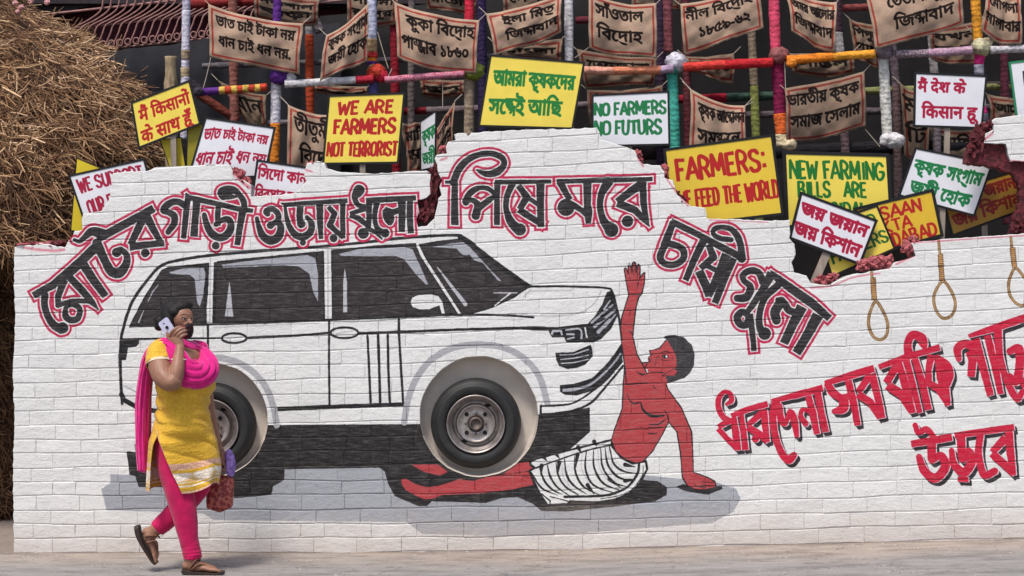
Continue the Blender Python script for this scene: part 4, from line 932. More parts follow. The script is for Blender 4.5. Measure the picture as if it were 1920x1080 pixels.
placard([(1716, 137), (1849, 143), (1840, 240), (1714, 236)], .34, 'white placard with crimson Hindi words hung on the scaffold at right', WHB,
        lambda c, w, h: (T(c, 'मैं देश के', (6, 13, w - 42, 21), CRIM, 1.2), T(c, 'किसान हू', (14, 58, w - 26, 24), CRIM, 1.2)), stick=((1776, 236), (1774, 330)))
placard([(1893, 118), (1975, 108), (1985, 225), (1908, 232)], .28, 'white placard with green edging cut off by the right frame edge', WHB,
        lambda c, w, h: (c.line([(24, 20), (24, 44), (40, 44)], 5, (50, 48, 56)),), edge=M_EDGEG)
placard([(130, 330), (270, 299), (296, 396), (166, 436)], .22, 'white placard reading WE SUPPORT OUR in crimson behind the lowest step of the wall', WHB,
        lambda c, w, h: (K(c, 'WE SUPPORT', (10, 10, w - 18, 25), CRIM, 4.4, seed=16), K(c, 'OUR FARMERS', (14, 52, w - 20, 26), CRIM, 4.4, seed=17)))
placard([(144, 296), (216, 326), (192, 440), (133, 432)], .34, 'plain yellow board standing behind the crimson lettered white placard', (214, 190, 40), ew=1.5)
placard([(300, 262), (340, 258), (350, 330), (318, 312)], .36, 'plain yellow board under the tilted Hindi placard', (206, 184, 44), ew=1.5, stick=((322, 262), (326, 350)))
placard([(352, 236), (380, 232), (372, 318), (350, 318)], .34, 'dull yellow green board left of the white Bengali placard', (150, 138, 30), ew=1.5)

# ------------------------------------------------------------------ jute banners
JUTE = (170, 144, 124)
def banner(corners, y, lines, label, sag=.10, tone=1.0, border=True, wave=.02, seed=0, text_w=1.6, name='jute_banner', frays=True):
    w = (math.dist(corners[0], corners[1]) + math.dist(corners[3], corners[2])) / 2; h = (math.dist(corners[0], corners[3]) + math.dist(corners[1], corners[2])) / 2
    base = tuple(v * tone for v in JUTE)
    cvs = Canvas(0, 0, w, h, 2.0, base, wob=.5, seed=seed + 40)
    if border:
        m_ = 6.5; cvs.line([(m_, m_), (w - m_, m_), (w - m_, h - m_), (m_, h - m_), (m_, m_)], 3.6, tuple(v * tone for v in (142, 40, 34)), op=.8)
        rr_ = random.Random(seed)
        for _ in range(40): x_, y_ = rr_.uniform(0, w), rr_.uniform(0, h); cvs.line([(x_, y_), (x_ + rr_.uniform(3, 16), y_ + rr_.uniform(-2, 2))], rr_.uniform(.6, 1.6), tuple(v * tone * rr_.choice((.7, 1.18)) for v in JUTE), op=.35)
    n = len(lines); lh = (h - 22) / max(n, 1)
    for i, (s, x0, x1, sc_) in enumerate(lines):
        if s: T(cvs, s, (w * x0, 13 + lh * i + lh * (1 - sc_) * .3, w * (x1 - x0), lh * .56 * sc_), tuple(v * tone for v in (36, 29, 27)), text_w * .66)
    m = img_mat('banner_cloth', cvs, rough=.95, spec=.1, weave=.4, dirt=.22)
    c = [P(p[0], p[1], y) for p in corners]; nu, nv = 40, 24; V, UV, F = [], [], []; r = random.Random(seed); ph = r.uniform(0, 6); ph2 = r.uniform(0, 6)
    H = h * S
    for j in range(nv + 1):
        v = j / nv
        for i in range(nu + 1):
            u = i / nu; p = lerp2(c, u, v)
            dz = -sag * 1.5 * H * 4 * u * (1 - u) * (1 - .25 * v) + .012 * math.sin(u * 5 + ph2) * v
            cr = abs(math.sin((u * .9 + v * .5) * 9 + ph)) ** .5 * .5 + abs(math.sin((u - v * .6) * 13 + ph2)) ** .6 * .35 + math.sin((u * 2 + v * 3) * 7 + ph) * .15
            yy = wave * (math.sin(u * 7 + ph + v * 2) * .8 + math.sin(u * 15 + v * 5 + ph2) * .35) * (.4 + .6 * 4 * u * (1 - u)) - .03 * math.sin(v * 3.14) - wave * .75 * cr - .05 * max(0, v - .8) * math.sin(u * 4 + ph)
            if frays and j == nv: dz += r.uniform(-.004, .004)
            V.append((p.x + wave * .3 * math.sin(v * 6 + ph) * (u - .5), p.y + yy, p.z + dz)); UV.append((u, 1 - v))
    for j in range(nv):
        for i in range(nu):
            a = j * (nu + 1) + i; F.append((a, a + nu + 1, a + nu + 2, a + 1))
    root = tag(empty(name, tuple((c[0] + c[1]) / 2)), label, 'banner', 'jute cloth banners strung across the scaffold')
    b_ = mesh_obj('cloth', V, F, m, root, smooth=True, uv=UV)
    so = b_.modifiers.new('thickness', 'SOLIDIFY'); so.thickness = .003
    # hanging cords at the two upper corners
    for k_ in (0, 1):
        a = c[k_]; b2 = a + Vector(((-.05 if k_ == 0 else .05), .02, .05)); v_, f_ = box_between(a, b2, .004, .004); mesh_obj('cord', v_, f_, M_CORD, root)
    return root
M_CORD = simple('pale_cord', (0.42, 0.36, 0.30), bump=0)
two = lambda a, b, x0=.08, x1=.92, y0=.1, y1=.9: [(a, x0, x1, 1), (b, y0, y1, 1)]
YF, YB = .84, 1.25
banner([(392, 8), (568, 44), (562, 138), (394, 104)], YF, two('ভাত চাই টাকা নয়', 'ধান চাই ধন নয়.'), 'jute banner with two long Bengali lines left of the purple pole', .06, seed=1)
banner([(612, 66), (691, 6), (690, 112), (599, 150)], YF, two('কৃষক সংগ্রাম', 'জয়ী হোক', .1, .98, .14, .98), 'jute banner rising steeply to the right against the silver pole', .05, seed=2)
banner([(740, 4), (898, 38), (893, 142), (746, 108)], YF + .02, two('কুকা বিদ্রোহ', 'পাঞ্জাব ১৮৬০', .13, .95, .06, .9), 'jute banner ending in Bengali numerals against the red pole', .05, seed=3)
banner([(912, 26), (1052, -12), (1052, 58), (928, 108)], YF, two('ইলা মিত্র', 'জিন্দাবাদ', .2, .9, .2, .95), 'jute banner above the large yellow Bengali placard', .05, seed=4)
banner([(1102, -14), (1231, 6), (1230, 110), (1105, 88)], YF, two('সাঁওতাল', 'বিদ্রোহ', .1, .8, .12, .78), 'jute banner between the white pole and the dark pole', .07, seed=5)
banner([(1274, 8), (1418, -34), (1432, 52), (1282, 100)], YF, two('নীল বিদ্রোহ', '১৮৫৯-৬২', .06, .9, .2, .85), 'jute banner with a dash between numerals above the red rail', .06, seed=6)
banner([(1472, -18), (1568, 4), (1564, 96), (1484, 62)], YF + .02, two('অমর আলোর', 'জিন্দাবাদ', .08, .95, .1, .92), 'jute banner right of the pink pole with its corner folded forward', .05, seed=7)
banner([(1622, -16), (1798, -58), (1806, 42), (1640, 92)], YF, two('তেভাগা সুন্দর', 'জিন্দাবাদ', .2, .95, .24, .9), 'jute banner with a red lower edge right of the pale green pole', .06, seed=8)
banner([(1848, -26), (1912, -8), (1914, 86), (1838, 60)], YF + .03, two('মোপলা', 'মালাবার', .1, .9, .06, .95), 'jute banner right of the orange pole', .05, seed=9)
banner([(1470, 166), (1620, 134), (1622, 240), (1474, 268)], YF + .06, two('ভারতীয় কৃষক', 'সমাজ সেলাম', .02, .92, .06, .92), 'jute banner between the dotted maroon pole and the whitewashed pole', .02, tone=.80, seed=10)
banner([(1294, 166), (1397, 198), (1396, 292), (1292, 290)], YF - .1, two('কৃষক আন্দোলন', 'সমর্থনে', .14, .98, .14, .9), 'jute banner hanging over the FARMERS placard beside the teal pole', .06, seed=11)
banner([(540, 196), (622, 216), (616, 352), (540, 322)], YF - .2, two('তীতুমীর', 'বিদ্রোহ', .16, 1.2, .3, 1.2), 'jute banner half hidden behind the WE ARE FARMERS placard', .03, seed=12)
banner([(816, 248), (852, 190), (848, 275), (818, 306)], YF - .1, two('চাষী', 'ভাই', .1, .9), 'narrow jute banner standing up beside the banded beige pole', .0, tone=.9, seed=13)
banner([(756, 232), (802, 226), (806, 322), (764, 322)], YF, two('মাটি', 'মা', .1, .9), 'crumpled jute banner behind the narrow white placard', .02, tone=.75, seed=14, wave=.05)
back = [([(476, -22), (600, 0), (596, 48), (480, 40)], ('নকশাল', 'বাড়ী'), 'upper left between the purple and grey poles'), ([(650, -24), (748, -14), (744, 50), (652, 44)], ('পাবনা', 'রংপুর'), 'behind the top of the silver pole'),
        ([(790, -40), (902, -30), (900, 26), (800, 20)], ('সন্ন্যাসী', 'নাচোল'), 'at the top behind the red pole'), ([(1080, 92), (1232, 108), (1226, 158), (1098, 166)], ('তেলেঙ্গানা', ''), 'under the banner beside the dark pole'),
        ([(1284, 106), (1376, 100), (1376, 156), (1292, 136)], ('১৯৪৬', ''), 'just below the red rail'), ([(1592, 34), (1652, 46), (1650, 128), (1600, 110)], ('পিপুল', 'গাছ'), 'dim between the orange rail and the pale green pole'),
        ([(1740, 50), (1836, 38), (1834, 124), (1744, 110)], ('যখন', 'তখন'), 'dim behind the mauve rail'), ([(1688, 156), (1742, 168), (1740, 300), (1694, 290)], ('মা', 'টি'), 'dim and crumpled left of the hung Hindi placard'),
        ([(1742, 238), (1836, 242), (1830, 300), (1748, 296)], ('আছি', ''), 'dim under the hung Hindi placard'), ([(928, 82), (1054, 72), (1052, 118), (934, 112)], ('বাংলা', ''), 'dim behind the top of the large yellow placard'),
        ([(1850, 176), (1930, 186), (1930, 228), (1856, 226)], ('জাগো', ''), 'dim at the right edge behind the green edged placard'), ([(786, 146), (872, 150), (870, 184), (792, 180)], ('হুল', ''), 'dim under the pink knitted rail'),
        ([(1100, 168), (1242, 160), (1240, 230), (1104, 236)], ('উলগুলান', ''), 'behind the NO FARMERS placard'), ([(1480, 100), (1600, 96), (1600, 140), (1486, 142)], ('লাঙল', ''), 'dim behind the orange rail'),
        ([(408, 150), (500, 178), (500, 240), (470, 238)], ('ধান', ''), 'dim behind the white Bengali placard'), ([(590, 158), (690, 162), (690, 182), (592, 178)], ('খেত', ''), 'under the white rail'),
        ([(940, -30), (1060, -40), (1052, 20), (944, 30)], ('সেলাম', ''), 'dim at the very top left of the white pole'), ([(1180, -60), (1280, -50), (1276, 20), (1184, 10)], ('মুণ্ডা', ''), 'dim at the very top by the dark pole')]
for i, (c, (a, b), where) in enumerate(back):
    banner(c, YB + (i % 3) * .12, two(a, b) if b else [(a, .1, .9, 1)], 'darker rear jute banner ' + where, .05, tone=.72, seed=50 + i)  # rear cloth, border and lettering all toned darker

# ------------------------------------------------------------------ scaffold of bamboo poles bound in cloth
_cm = {}; MAR_ = (124, 24, 66)
def cloth_mat(c, k=1.0):
    key = (c, k)
    if key not in _cm:
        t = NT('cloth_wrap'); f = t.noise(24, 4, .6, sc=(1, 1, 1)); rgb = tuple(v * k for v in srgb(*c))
        w = t.n('ShaderNodeTexWave', bands_direction='Z'); w.inputs['Scale'].default_value = 9; w.inputs['Distortion'].default_value = 5; w.inputs['Detail'].default_value = 3; w.inputs['Detail Scale'].default_value = 2.2; t.l(t.pos(), w.inputs[0])
        cc = t.ramp(f, [(.3, tuple(v * .72 for v in rgb)), (.7, tuple(min(1, v * 1.22) for v in rgb))]); cc = t.mix(1.0, cc, t.ramp(t.noise(34, 5, .7, sc=(1, 1, 1.6)), [(.36, (.5, .5, .5)), (.5, (1, 1, 1))]), 'MULTIPLY')  # second ramp paints crease shade into the cloth colour
        if c in (MAR_, (222, 104, 48), (206, 40, 120)):
            vo = t.n('ShaderNodeTexVoronoi'); vo.inputs['Scale'].default_value = 17; vo.inputs['Randomness'].default_value = .35; t.l(t.pos(), vo.inputs[0]); cc = t.mix(t.ramp(vo.outputs['Distance'], [(.13, (1, 1, 1)), (.17, (0, 0, 0))]), cc, (.62, .42, .45))
        if c in ((188, 84, 112), (168, 126, 152), (104, 88, 100)): cc = t.mix(t.ramp(t.noise(120, 3, .8), [(.5, (0, 0, 0)), (.56, (.75, .75, .75))]), cc, (.6, .45, .5))
        t.col(cc); t.rough(.8); t.spec(.2); t.bump(t.math('ADD', t.math('MULTIPLY', w.outputs[0], .35), t.math('ADD', f, t.noise(60, 3, .6, sc=(1, 1, .5)))), .5, .010); _cm[key] = t.m
    return _cm[key]
def tube(p0, p1, r0, r1, seed=0, rings=None, n=12, wrinkle=.045, spiral=2.0, ends=True):
    L = (p1 - p0).length; rings = rings or max(3, int(L / .012)); t_ = (p1 - p0).normalized()
    a1 = t_.cross(Vector((0, 1, 0))).normalized(); a2 = t_.cross(a1).normalized(); V, F = [], []; r = random.Random(seed); ph = r.uniform(0, 6)
    for i in range(rings + 1):
        u = i / rings; c = p0.lerp(p1, u)
        for j in range(n):
            th = 2 * math.pi * j / n
            k = 1 + wrinkle * (.6 * math.sin(th * spiral + u * L * 38 + ph) + .4 * math.sin(u * L * 61 + 2 * th + ph * 2) + .7 * math.sin(u * L * 17 + ph * 3)) + r.uniform(-.25, .25) * wrinkle
            rr = (r0 + (r1 - r0) * u) * k; V.append(tuple(c + a1 * math.cos(th) * rr + a2 * math.sin(th) * rr))
    for i in range(rings):
        for j in range(n):
            a = i * n + j; b = i * n + (j + 1) % n; F.append((a, b, b + n, a + n))
    if ends: F += [tuple(range(n - 1, -1, -1)), tuple(range(rings * n, rings * n + n))]
    return V, F
def pole(name, label, y, segs, rpx, group, knots=(), seed=0, k=1.0):
    """segs: ((x0, y0, x1, y1, colour, [width]), ...) down or along the pole"""
    a = P(segs[0][0], segs[0][1], y); root = tag(empty(name, a), label, 'scaffold pole', group)
    for i, s_ in enumerate(segs):
        p0, p1 = P(s_[0], s_[1], y), P(s_[2], s_[3], y); r_ = (s_[5] if len(s_) > 5 else rpx) * S * (1 + y / D) * (1 + .03 * ((i * 37) % 3 - 1))
        dv = (p1 - p0).normalized() * .002
        V, F = tube(p0 - dv, p1 + dv, r_, r_, seed * 10 + i); mesh_obj('cloth_binding', V, F, cloth_mat(s_[4], k), root, smooth=True)
    for kx, ky, kr, kc in knots:
        V, F = lump(Vector((0, 0, 0)), (kr * S * 1.1, kr * S * .95, kr * S * .95), seed + int(kx), 3, .3); c = P(kx, ky, y - .03)
        # soft bound knot with strap folds
        V2 = []
        for v in V:
            p = Vector(v); a_ = math.atan2(p.z, p.x); p *= 1.10 + .075 * math.sin((p.x * .7 + p.z * .9 + p.y * .5) * 190 + kx) + .03 * math.sin(4 * a_ + p.y * 60); V2.append(tuple(p + c))
        mesh_obj('knot', V2, F, cloth_mat(kc, k), root, smooth=True)
    return root
SIL, WHT2, PUR, ORG, REDC, GREEN, BEI, TEAL, PINKC, MAR, LG, GRYW, YO, CRM, MAUVE, PEACH = (196, 192, 206), (206, 202, 204), (92, 44, 128), (226, 134, 44), (196, 40, 62), (138, 148, 62), (150, 132, 112), (70, 168, 150), (220, 80, 110), (124, 24, 66), (176, 192, 130), (176, 170, 172), (222, 152, 50), (214, 196, 160), (134, 104, 122), (208, 128, 96)
GV, GH = 'upright cloth-bound poles of the front scaffold row', 'horizontal cloth-bound rails of the front scaffold row'
YP = .95
pole('scaffold_pole', 'upright pole in silver foil cloth beside the straw stack', YP, [(351, -40, 349, 20, (176, 170, 190)), (349, 20, 348, 95, SIL), (348, 95, 348, 112, BEI), (348, 112, 347, 128, SIL), (347, 128, 347, 145, (168, 150, 120)), (347, 145, 346, 260, SIL)], 8, GV, seed=1)
pole('scaffold_pole', 'upright pole purple above and crumpled silver then orange below', YP, [(520, -40, 519, 90, PUR), (519, 90, 519, 108, SIL), (519, 108, 518, 121, (200, 140, 60)), (518, 121, 518, 134, (150, 160, 176)), (518, 150, 516, 232, (208, 204, 212), 9.5), (516, 232, 514, 330, ORG, 9)], 8, GV, [(524, 142, 17, PUR), (542, 148, 12, WHT2)], 2)
pole('scaffold_pole', 'upright silver blue pole with a red and yellow knot', YP, [(697, -40, 698, 74, (186, 190, 212)), (698, 74, 698, 98, (168, 140, 104)), (698, 98, 698, 108, (200, 60, 60)), (698, 108, 698, 116, ORG), (698, 116, 698, 126, PUR), (700, 148, 700, 300, (84, 78, 130))], 9, GV, [(705, 135, 16, (186, 60, 44)), (714, 142, 13, REDC), (700, 130, 10, (170, 150, 60))], 3)
pole('scaffold_pole', 'upright bright red pole with a round olive green knot', YP, [(880, -40, 880, 118, REDC, 9.5), (880, 146, 879, 260, BEI, 9.5)], 9, GV, [(887, 133, 19, GREEN)], 4)
pole('scaffold_pole', 'upright plain white pole above the large yellow placard', YP, [(1066, -40, 1068, 260, WHT2, 8.5)], 8.5, GV, [], 5)
pole('scaffold_pole', 'upright teal pole with a white cotton knot', YP, [(1251, -40, 1253, 96, (120, 66, 72)), (1260, 132, 1266, 275, TEAL, 10), (1266, 275, 1268, 420, TEAL, 10)], 9, GV, [(1268, 117, 19, (200, 196, 208)), (1262, 128, 12, TEAL)], 6)
pole('scaffold_pole', 'upright pink pole turning dotted maroon and orange', YP, [(1450, -40, 1454, 96, PINKC, 10.5), (1457, 110, 1463, 214, MAR, 12), (1463, 214, 1466, 252, (222, 104, 48), 12), (1466, 252, 1468, 274, CRM, 13)], 10, GV, [(1460, 104, 17, (140, 84, 84)), (1480, 270, 13, CRM)], 7)
pole('scaffold_pole', 'upright pale green pole turning whitewashed with a bound foot', YP, [(1640, -40, 1652, 84, LG, 10.5), (1656, 108, 1664, 262, (206, 204, 198), 10)], 10, GV, [(1658, 96, 16, (132, 118, 128)), (1678, 264, 16, WHT2), (1664, 262, 13, WHT2)], 8)
pole('scaffold_pole', 'upright orange pole with a cream knot and striped lower half', YP, [(1826, -40, 1834, 78, YO, 9.5), (1838, 100, 1835, 122, (206, 40, 120), 9), (1835, 122, 1836, 140, (150, 146, 160), 9), (1836, 140, 1840, 200, GRYW, 9), (1840, 200, 1843, 214, (206, 40, 120), 9), (1843, 214, 1844, 228, (90, 86, 100), 9), (1844, 228, 1846, 260, GRYW, 9)], 9, GV, [(1840, 88, 17, (190, 184, 150)), (1850, 80, 10, CRM)], 9)
YR = YP - .07
pole('scaffold_rail', 'short rail in purple with yellow and red bands left of the white rail', YR, [(376, 173, 412, 170, PUR, 7.5)] + [(412 + i * 11, 170 - i * .8, 423 + i * 11, 169.2 - i * .8, (214, 178, 84) if i % 2 == 0 else (188, 66, 44), 7.5) for i in range(8)], 7, GH, [(372, 172, 9, (60, 52, 64))], 11)
pole('scaffold_rail', 'white bound rail between the purple knot and the red knot', YR, [(535, 158, 668, 150, WHT2, 7.5), (668, 150, 700, 148, (170, 36, 56), 7.5)], 7, GH, (), 12)
pole('scaffold_rail', 'pink knitted rail left of the olive green knot', YR, [(722, 150, 870, 138, (188, 84, 112), 7)], 7, GH, (), 13)
pole('scaffold_rail', 'peach orange rail ending at the white cotton knot', YR, [(1096, 132, 1150, 133, (212, 150, 130), 8), (1150, 133, 1238, 131, PEACH, 8), (1238, 131, 1262, 128, (176, 150, 176), 8)], 8, GH, (), 14)
pole('scaffold_rail', 'red rail right of the white cotton knot', YR, [(1282, 126, 1360, 121, (204, 60, 52), 9), (1360, 121, 1448, 117, (190, 36, 44), 9)], 8, GH, (), 15)
pole('scaffold_rail', 'orange silk rail right of the pink pole', YR, [(1476, 113, 1560, 106, (222, 128, 36), 9), (1560, 106, 1640, 101, YO, 8)], 8, GH, [(1484, 118, 9, ORG)], 16)
pole('scaffold_rail', 'mauve lace rail ending at the cream knot', YR, [(1680, 102, 1740, 100, (104, 88, 100), 8), (1740, 100, 1822, 94, (168, 126, 152), 8)], 8, GH, (), 17)
pole('scaffold_rail', 'grey white rail leaving the frame at the upper right', YR, [(1858, 94, 1990, 88, (186, 182, 186), 7.5)], 7, GH, (), 18)
GB = 'dim poles of the rear scaffold row'
YQ = 1.42
for i, (lab, segs, r_) in enumerate([
    ('short pinkish upright pole left of the orange wrapped pole', [(436, -40, 442, 400, (158, 100, 88))], 9), ('rear upright pole in dull orange behind the jute banners', [(580, -40, 580, 66, GRYW), (580, 66, 584, 400, (190, 74, 40))], 8),
    ('rear upright red pole between the silver and red poles', [(738, -40, 744, 400, (150, 28, 44))], 8.5), ('rear upright dark purple pole right of the bright red pole', [(902, -40, 908, 400, (56, 42, 84))], 9),
    ('rear upright grey pole behind the WE ARE FARMERS placard', [(772, -40, 770, 400, (120, 108, 106))], 7), ('rear upright dark pole just left of the teal one', [(1236, -40, 1242, 400, (62, 44, 66))], 10),
    ('rear upright pole beige above and yellow green below', [(1404, -40, 1414, 162, BEI), (1414, 162, 1424, 420, (150, 156, 84))], 8), ('rear upright pole dark above and whitish below', [(1570, -40, 1572, 60, (74, 50, 62)), (1572, 60, 1580, 150, GRYW), (1580, 150, 1590, 420, (120, 100, 104))], 8),
    ('rear upright pale pole behind the mauve rail', [(1738, -40, 1752, 140, GRYW), (1752, 140, 1762, 420, (130, 118, 124))], 8), ('rear upright grey brown pole right of the whitewashed pole', [(1662, -40, 1680, 160, (112, 98, 106)), (1680, 160, 1686, 420, (120, 96, 96))], 8),
    ('rear upright pole with green patches beside the white knot', [(1285, -40, 1292, 400, (110, 52, 60))], 8), ('rear slanting grey pole behind the purple pole', [(560, -30, 600, 60, (128, 116, 122))], 9),
    ('rear upright maroon pole at the far right', [(1880, -40, 1888, 420, (98, 44, 60))], 8), ('rear slanting dark orange pole left of the purple knot', [(372, 176, 446, 226, (112, 52, 40))], 8)]):
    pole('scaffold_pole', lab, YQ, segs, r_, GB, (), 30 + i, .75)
for i, (lab, segs, r_) in enumerate([
    ('rear rail dark red then grey above the narrow placard', [(700, 211, 800, 207, (130, 26, 40)), (800, 207, 1130, 196, (128, 112, 116))], 7), ('rear rail crimson behind the teal pole', [(1150, 190, 1276, 186, (110, 40, 50)), (1276, 186, 1362, 183, (176, 26, 52)), (1362, 183, 1600, 174, (58, 84, 72))], 8),
    ('rear rail yellow green behind the whitewashed pole', [(1600, 172, 1900, 160, (146, 150, 96))], 7.5), ('rear rail dark and knotted at the far right', [(1848, 160, 1990, 156, (74, 64, 62))], 7), ('rear rail grey brown low behind the placards', [(1400, 216, 1900, 200, (104, 92, 98))], 7),
    ('rear rail maroon high between the white and dark poles', [(1080, 38, 1250, 32, (110, 40, 54))], 7), ('rear rail dull red at the top left corner', [(355, 8, 540, 0, (140, 40, 40))], 8), ('rear rail dull pink near the top right', [(1560, 16, 1660, 12, (140, 70, 66))], 7),
    ('rear rail grey behind the banners of the left bay', [(380, 124, 930, 106, (110, 104, 108))], 6), ('low rear rail black above the NEW FARMING placard', [(1440, 286, 1620, 278, (34, 32, 38)), (1620, 278, 1990, 270, (34, 32, 38))], 13),
    ('low rear rail dark brown right of the NO FARMERS placard', [(1100, 290, 1260, 286, (50, 38, 38))], 14), ('rear rail grey crossing behind the orange wrapped pole', [(480, 232, 640, 226, (126, 118, 124))], 6), ('short dark bound rail end beside the yellow Hindi placard', [(346, 150, 388, 184, (52, 44, 56))], 12)]):
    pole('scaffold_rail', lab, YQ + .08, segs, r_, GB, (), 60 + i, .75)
# strings
def cord(pts, label, r=.0022):
    V, F = [], []
    for a, b in zip(pts[:-1], pts[1:]):
        v, f = box_between(P(*a, YP - .05), P(*b, YP - .05), r * 2, r * 2); n_ = len(V); V += v; F += [tuple(i + n_ for i in q) for q in f]
    tag(mesh_obj('cord', V, F, M_CORD), label, 'string', 'pale strings tying banners to the scaffold')
cord([(396, 104), (388, 140), (381, 165)], 'pale string below the left banner corner'); cord([(708, 60), (718, 95), (728, 128)], 'pale string right of the silver blue pole'); cord([(735, 128), (725, 150)], 'short pale string under the red knot')
cord([(830, 154), (830, 200)], 'vertical pale string under the pink knitted rail'); cord([(1105, 88), (1078, 108)], 'pale string from the banner corner to the white pole'); cord([(1275, 145), (1294, 168)], 'pale string from the teal pole to the banner')
cord([(1397, 198), (1414, 190)], 'pale string tied to the yellow green pole'); cord([(1471, 110), (1473, 170)], 'pale string beside the dotted maroon pole'); cord([(1805, 42), (1822, 60)], 'pale string tied to the orange pole'); cord([(1622, 242), (1650, 275)], 'pale string slanting to the bound foot'); cord([(525, 180), (542, 198)], 'pale string under the purple knot')
# ------------------------------------------------------------------ dark hoarding and building behind
def cloth_sheet(name, corners, y, mat, label, cat, nu=60, nv=14, amp=.03, parent=None):
    c = [P(p[0], p[1], y) for p in corners]; V, F = [], []
    for j in range(nv + 1):
        for i in range(nu + 1):
            u, v = i / nu, j / nv; p = lerp2(c, u, v); V.append((p.x, p.y + amp * (math.sin(u * 60 + v * 2) * .5 + math.sin(u * 23 + v * 3)), p.z))
    for j in range(nv):
        for i in range(nu):
            a = j * (nu + 1) + i; F.append((a, a + nu + 1, a + nu + 2, a + 1))
    o = mesh_obj(name, V, F, mat, smooth=True); so = o.modifiers.new('thickness', 'SOLIDIFY'); so.thickness = .01
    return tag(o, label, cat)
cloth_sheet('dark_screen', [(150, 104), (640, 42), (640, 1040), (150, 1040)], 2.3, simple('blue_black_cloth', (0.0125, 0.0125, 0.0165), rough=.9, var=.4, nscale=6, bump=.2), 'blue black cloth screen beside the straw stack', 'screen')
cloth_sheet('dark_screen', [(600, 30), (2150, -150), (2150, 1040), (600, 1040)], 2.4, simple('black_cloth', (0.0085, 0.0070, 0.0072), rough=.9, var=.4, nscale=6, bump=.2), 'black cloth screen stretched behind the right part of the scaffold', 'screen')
# house behind with its red balcony grille
M_HW = simple('dark_red_plaster', (0.075, 0.018, 0.024), var=.3, nscale=3)
M_GR = simple('faded_red_iron', (0.30, 0.15, 0.135), rough=.6, var=.3, nscale=25, bump=.2)
M_BEAM = simple('dark_beam', (0.035, 0.026, 0.03), var=.3)
house = tag(empty('house', P(700, 1000, 5.0)), 'dark red house front with a curled iron balcony grille behind the scaffold', 'house')
def wall_box(x0, x1, z0, z1, y0, y1):
    V = [(x, y, z) for y in (y0, y1) for z in (z0, z1) for x in (x0, x1)]
    return V, [(0, 1, 3, 2), (5, 4, 6, 7), (0, 4, 5, 1), (2, 3, 7, 6), (0, 2, 6, 4), (1, 5, 7, 3)]
a, b = P(-200, 1060, 4.6), P(2300, -700, 4.6)
V, F = wall_box(-6.0, 7.5, .0, 7.0, 4.6, 4.9); mesh_obj('house_wall', V, F, M_HW, house)
V, F = wall_box(P(36, 0, 3.4).x, 7.0, P(0, 14, 3.4).z, P(0, 14, 3.4).z + .35, 3.2, 4.6); mesh_obj('balcony_slab', V, F, M_BEAM, house)
a, b = P(20, 34, 3.3), P(250, -28, 3.3); v, f = box_between(a, b, .16, .12); mesh_obj('roof_beam', v, f, M_BEAM, house)
YG = 3.0
def rod(pts, r, n=7, y=YG):
    q = [P(p[0], p[1], y) for p in catmull(pts, 6)]; V, F = [], []
    for i, p in enumerate(q):
        t_ = (q[min(i + 1, len(q) - 1)] - q[max(i - 1, 0)]).normalized(); a1 = t_.cross(Vector((0, 1, 0))).normalized(); a2 = Vector((0, 1, 0))
        for j in range(n): th = 2 * math.pi * j / n; V.append(tuple(p + a1 * math.cos(th) * r + a2 * math.sin(th) * r))
    for i in range(len(q) - 1):
        for j in range(n): a = i * n + j; b = i * n + (j + 1) % n; F.append((a, b, b + n, a + n))
    return V, F
grille = tag(empty('balcony_grille', P(280, 80, YG)), 'faded red curled iron grille on the balcony between the straw stack and the jute banners', 'grille')
for i in range(30):
    x = 120 + i * 15.4; by = 92 - (x - 185) * .105
    V, F = rod([(x + 74, by - 100), (x + 68, by - 78), (x + 44, by - 60), (x + 18, by - 46), (x + 10, by - 28), (x + 2, by - 10), (x - 6, by - 2)], .0068, y=YG)
    mesh_obj('grille_bar', V, F, M_GR, grille, smooth=True)
    cx, cy = x + 12, by - 9
    V, F = rod([(cx + 5.5 * math.cos(t), cy + 6.0 * math.sin(t)) for t in np.linspace(0, 6.283, 12)], .006, y=YG - .02); mesh_obj('grille_ring', V, F, M_GR, grille, smooth=True)
for (a, b) in (((90, 103), (700, 40)), ((90, 58), (700, -6)), ((60, 30), (700, -40))):
    V, F = rod([a, ((a[0] + b[0]) / 2, (a[1] + b[1]) / 2), b], .010, y=YG + .02); mesh_obj('grille_rail', V, F, M_GR, grille, smooth=True)
cloth_sheet('balcony_cloth', [(100, -60), (640, -110), (640, 42), (100, 98)], 3.5, simple('maroon_sheet', (0.12, 0.028, 0.038), var=.25, nscale=5), 'maroon sheet hung behind the curled balcony grille', 'cloth', amp=.02)
# pink flowers at the top left
M_PK = simple('pink_petal', (0.55, 0.28, 0.27), var=.2, bump=0)
for i, (x, y) in enumerate([(28, 6), (40, 14), (58, 2), (88, 4), (34, 22)]):
    V, F = lump(P(x, y, 1.7), (.022, .02, .022), i + 90); tag(mesh_obj('blossom', V, F, M_PK, smooth=False), 'pale pink blossom ' + ['over the peak of the straw stack', 'just right of the straw peak', 'at the very top edge left of the beam', 'farthest right, below the dark beam', 'lowest of the blossoms, touching the straw'][i], 'blossom', 'pink blossoms at the top left corner')
# cut bamboo bundle post wrapped in straw
V, F = tube(P(320, 106, .7), P(321, 330, .7), 12 * S, 12 * S, 3, wrinkle=.12); post = tag(empty('straw_post', P(321, 330, .7)), 'cut post bound in straw standing beside the silver pole', 'post')
mesh_obj('post_body', V, F, simple('straw_wrap', (0.27, 0.2, 0.12), var=.5, nscale=60, sc=(1, 1, .2), bump=.6), post, smooth=True)

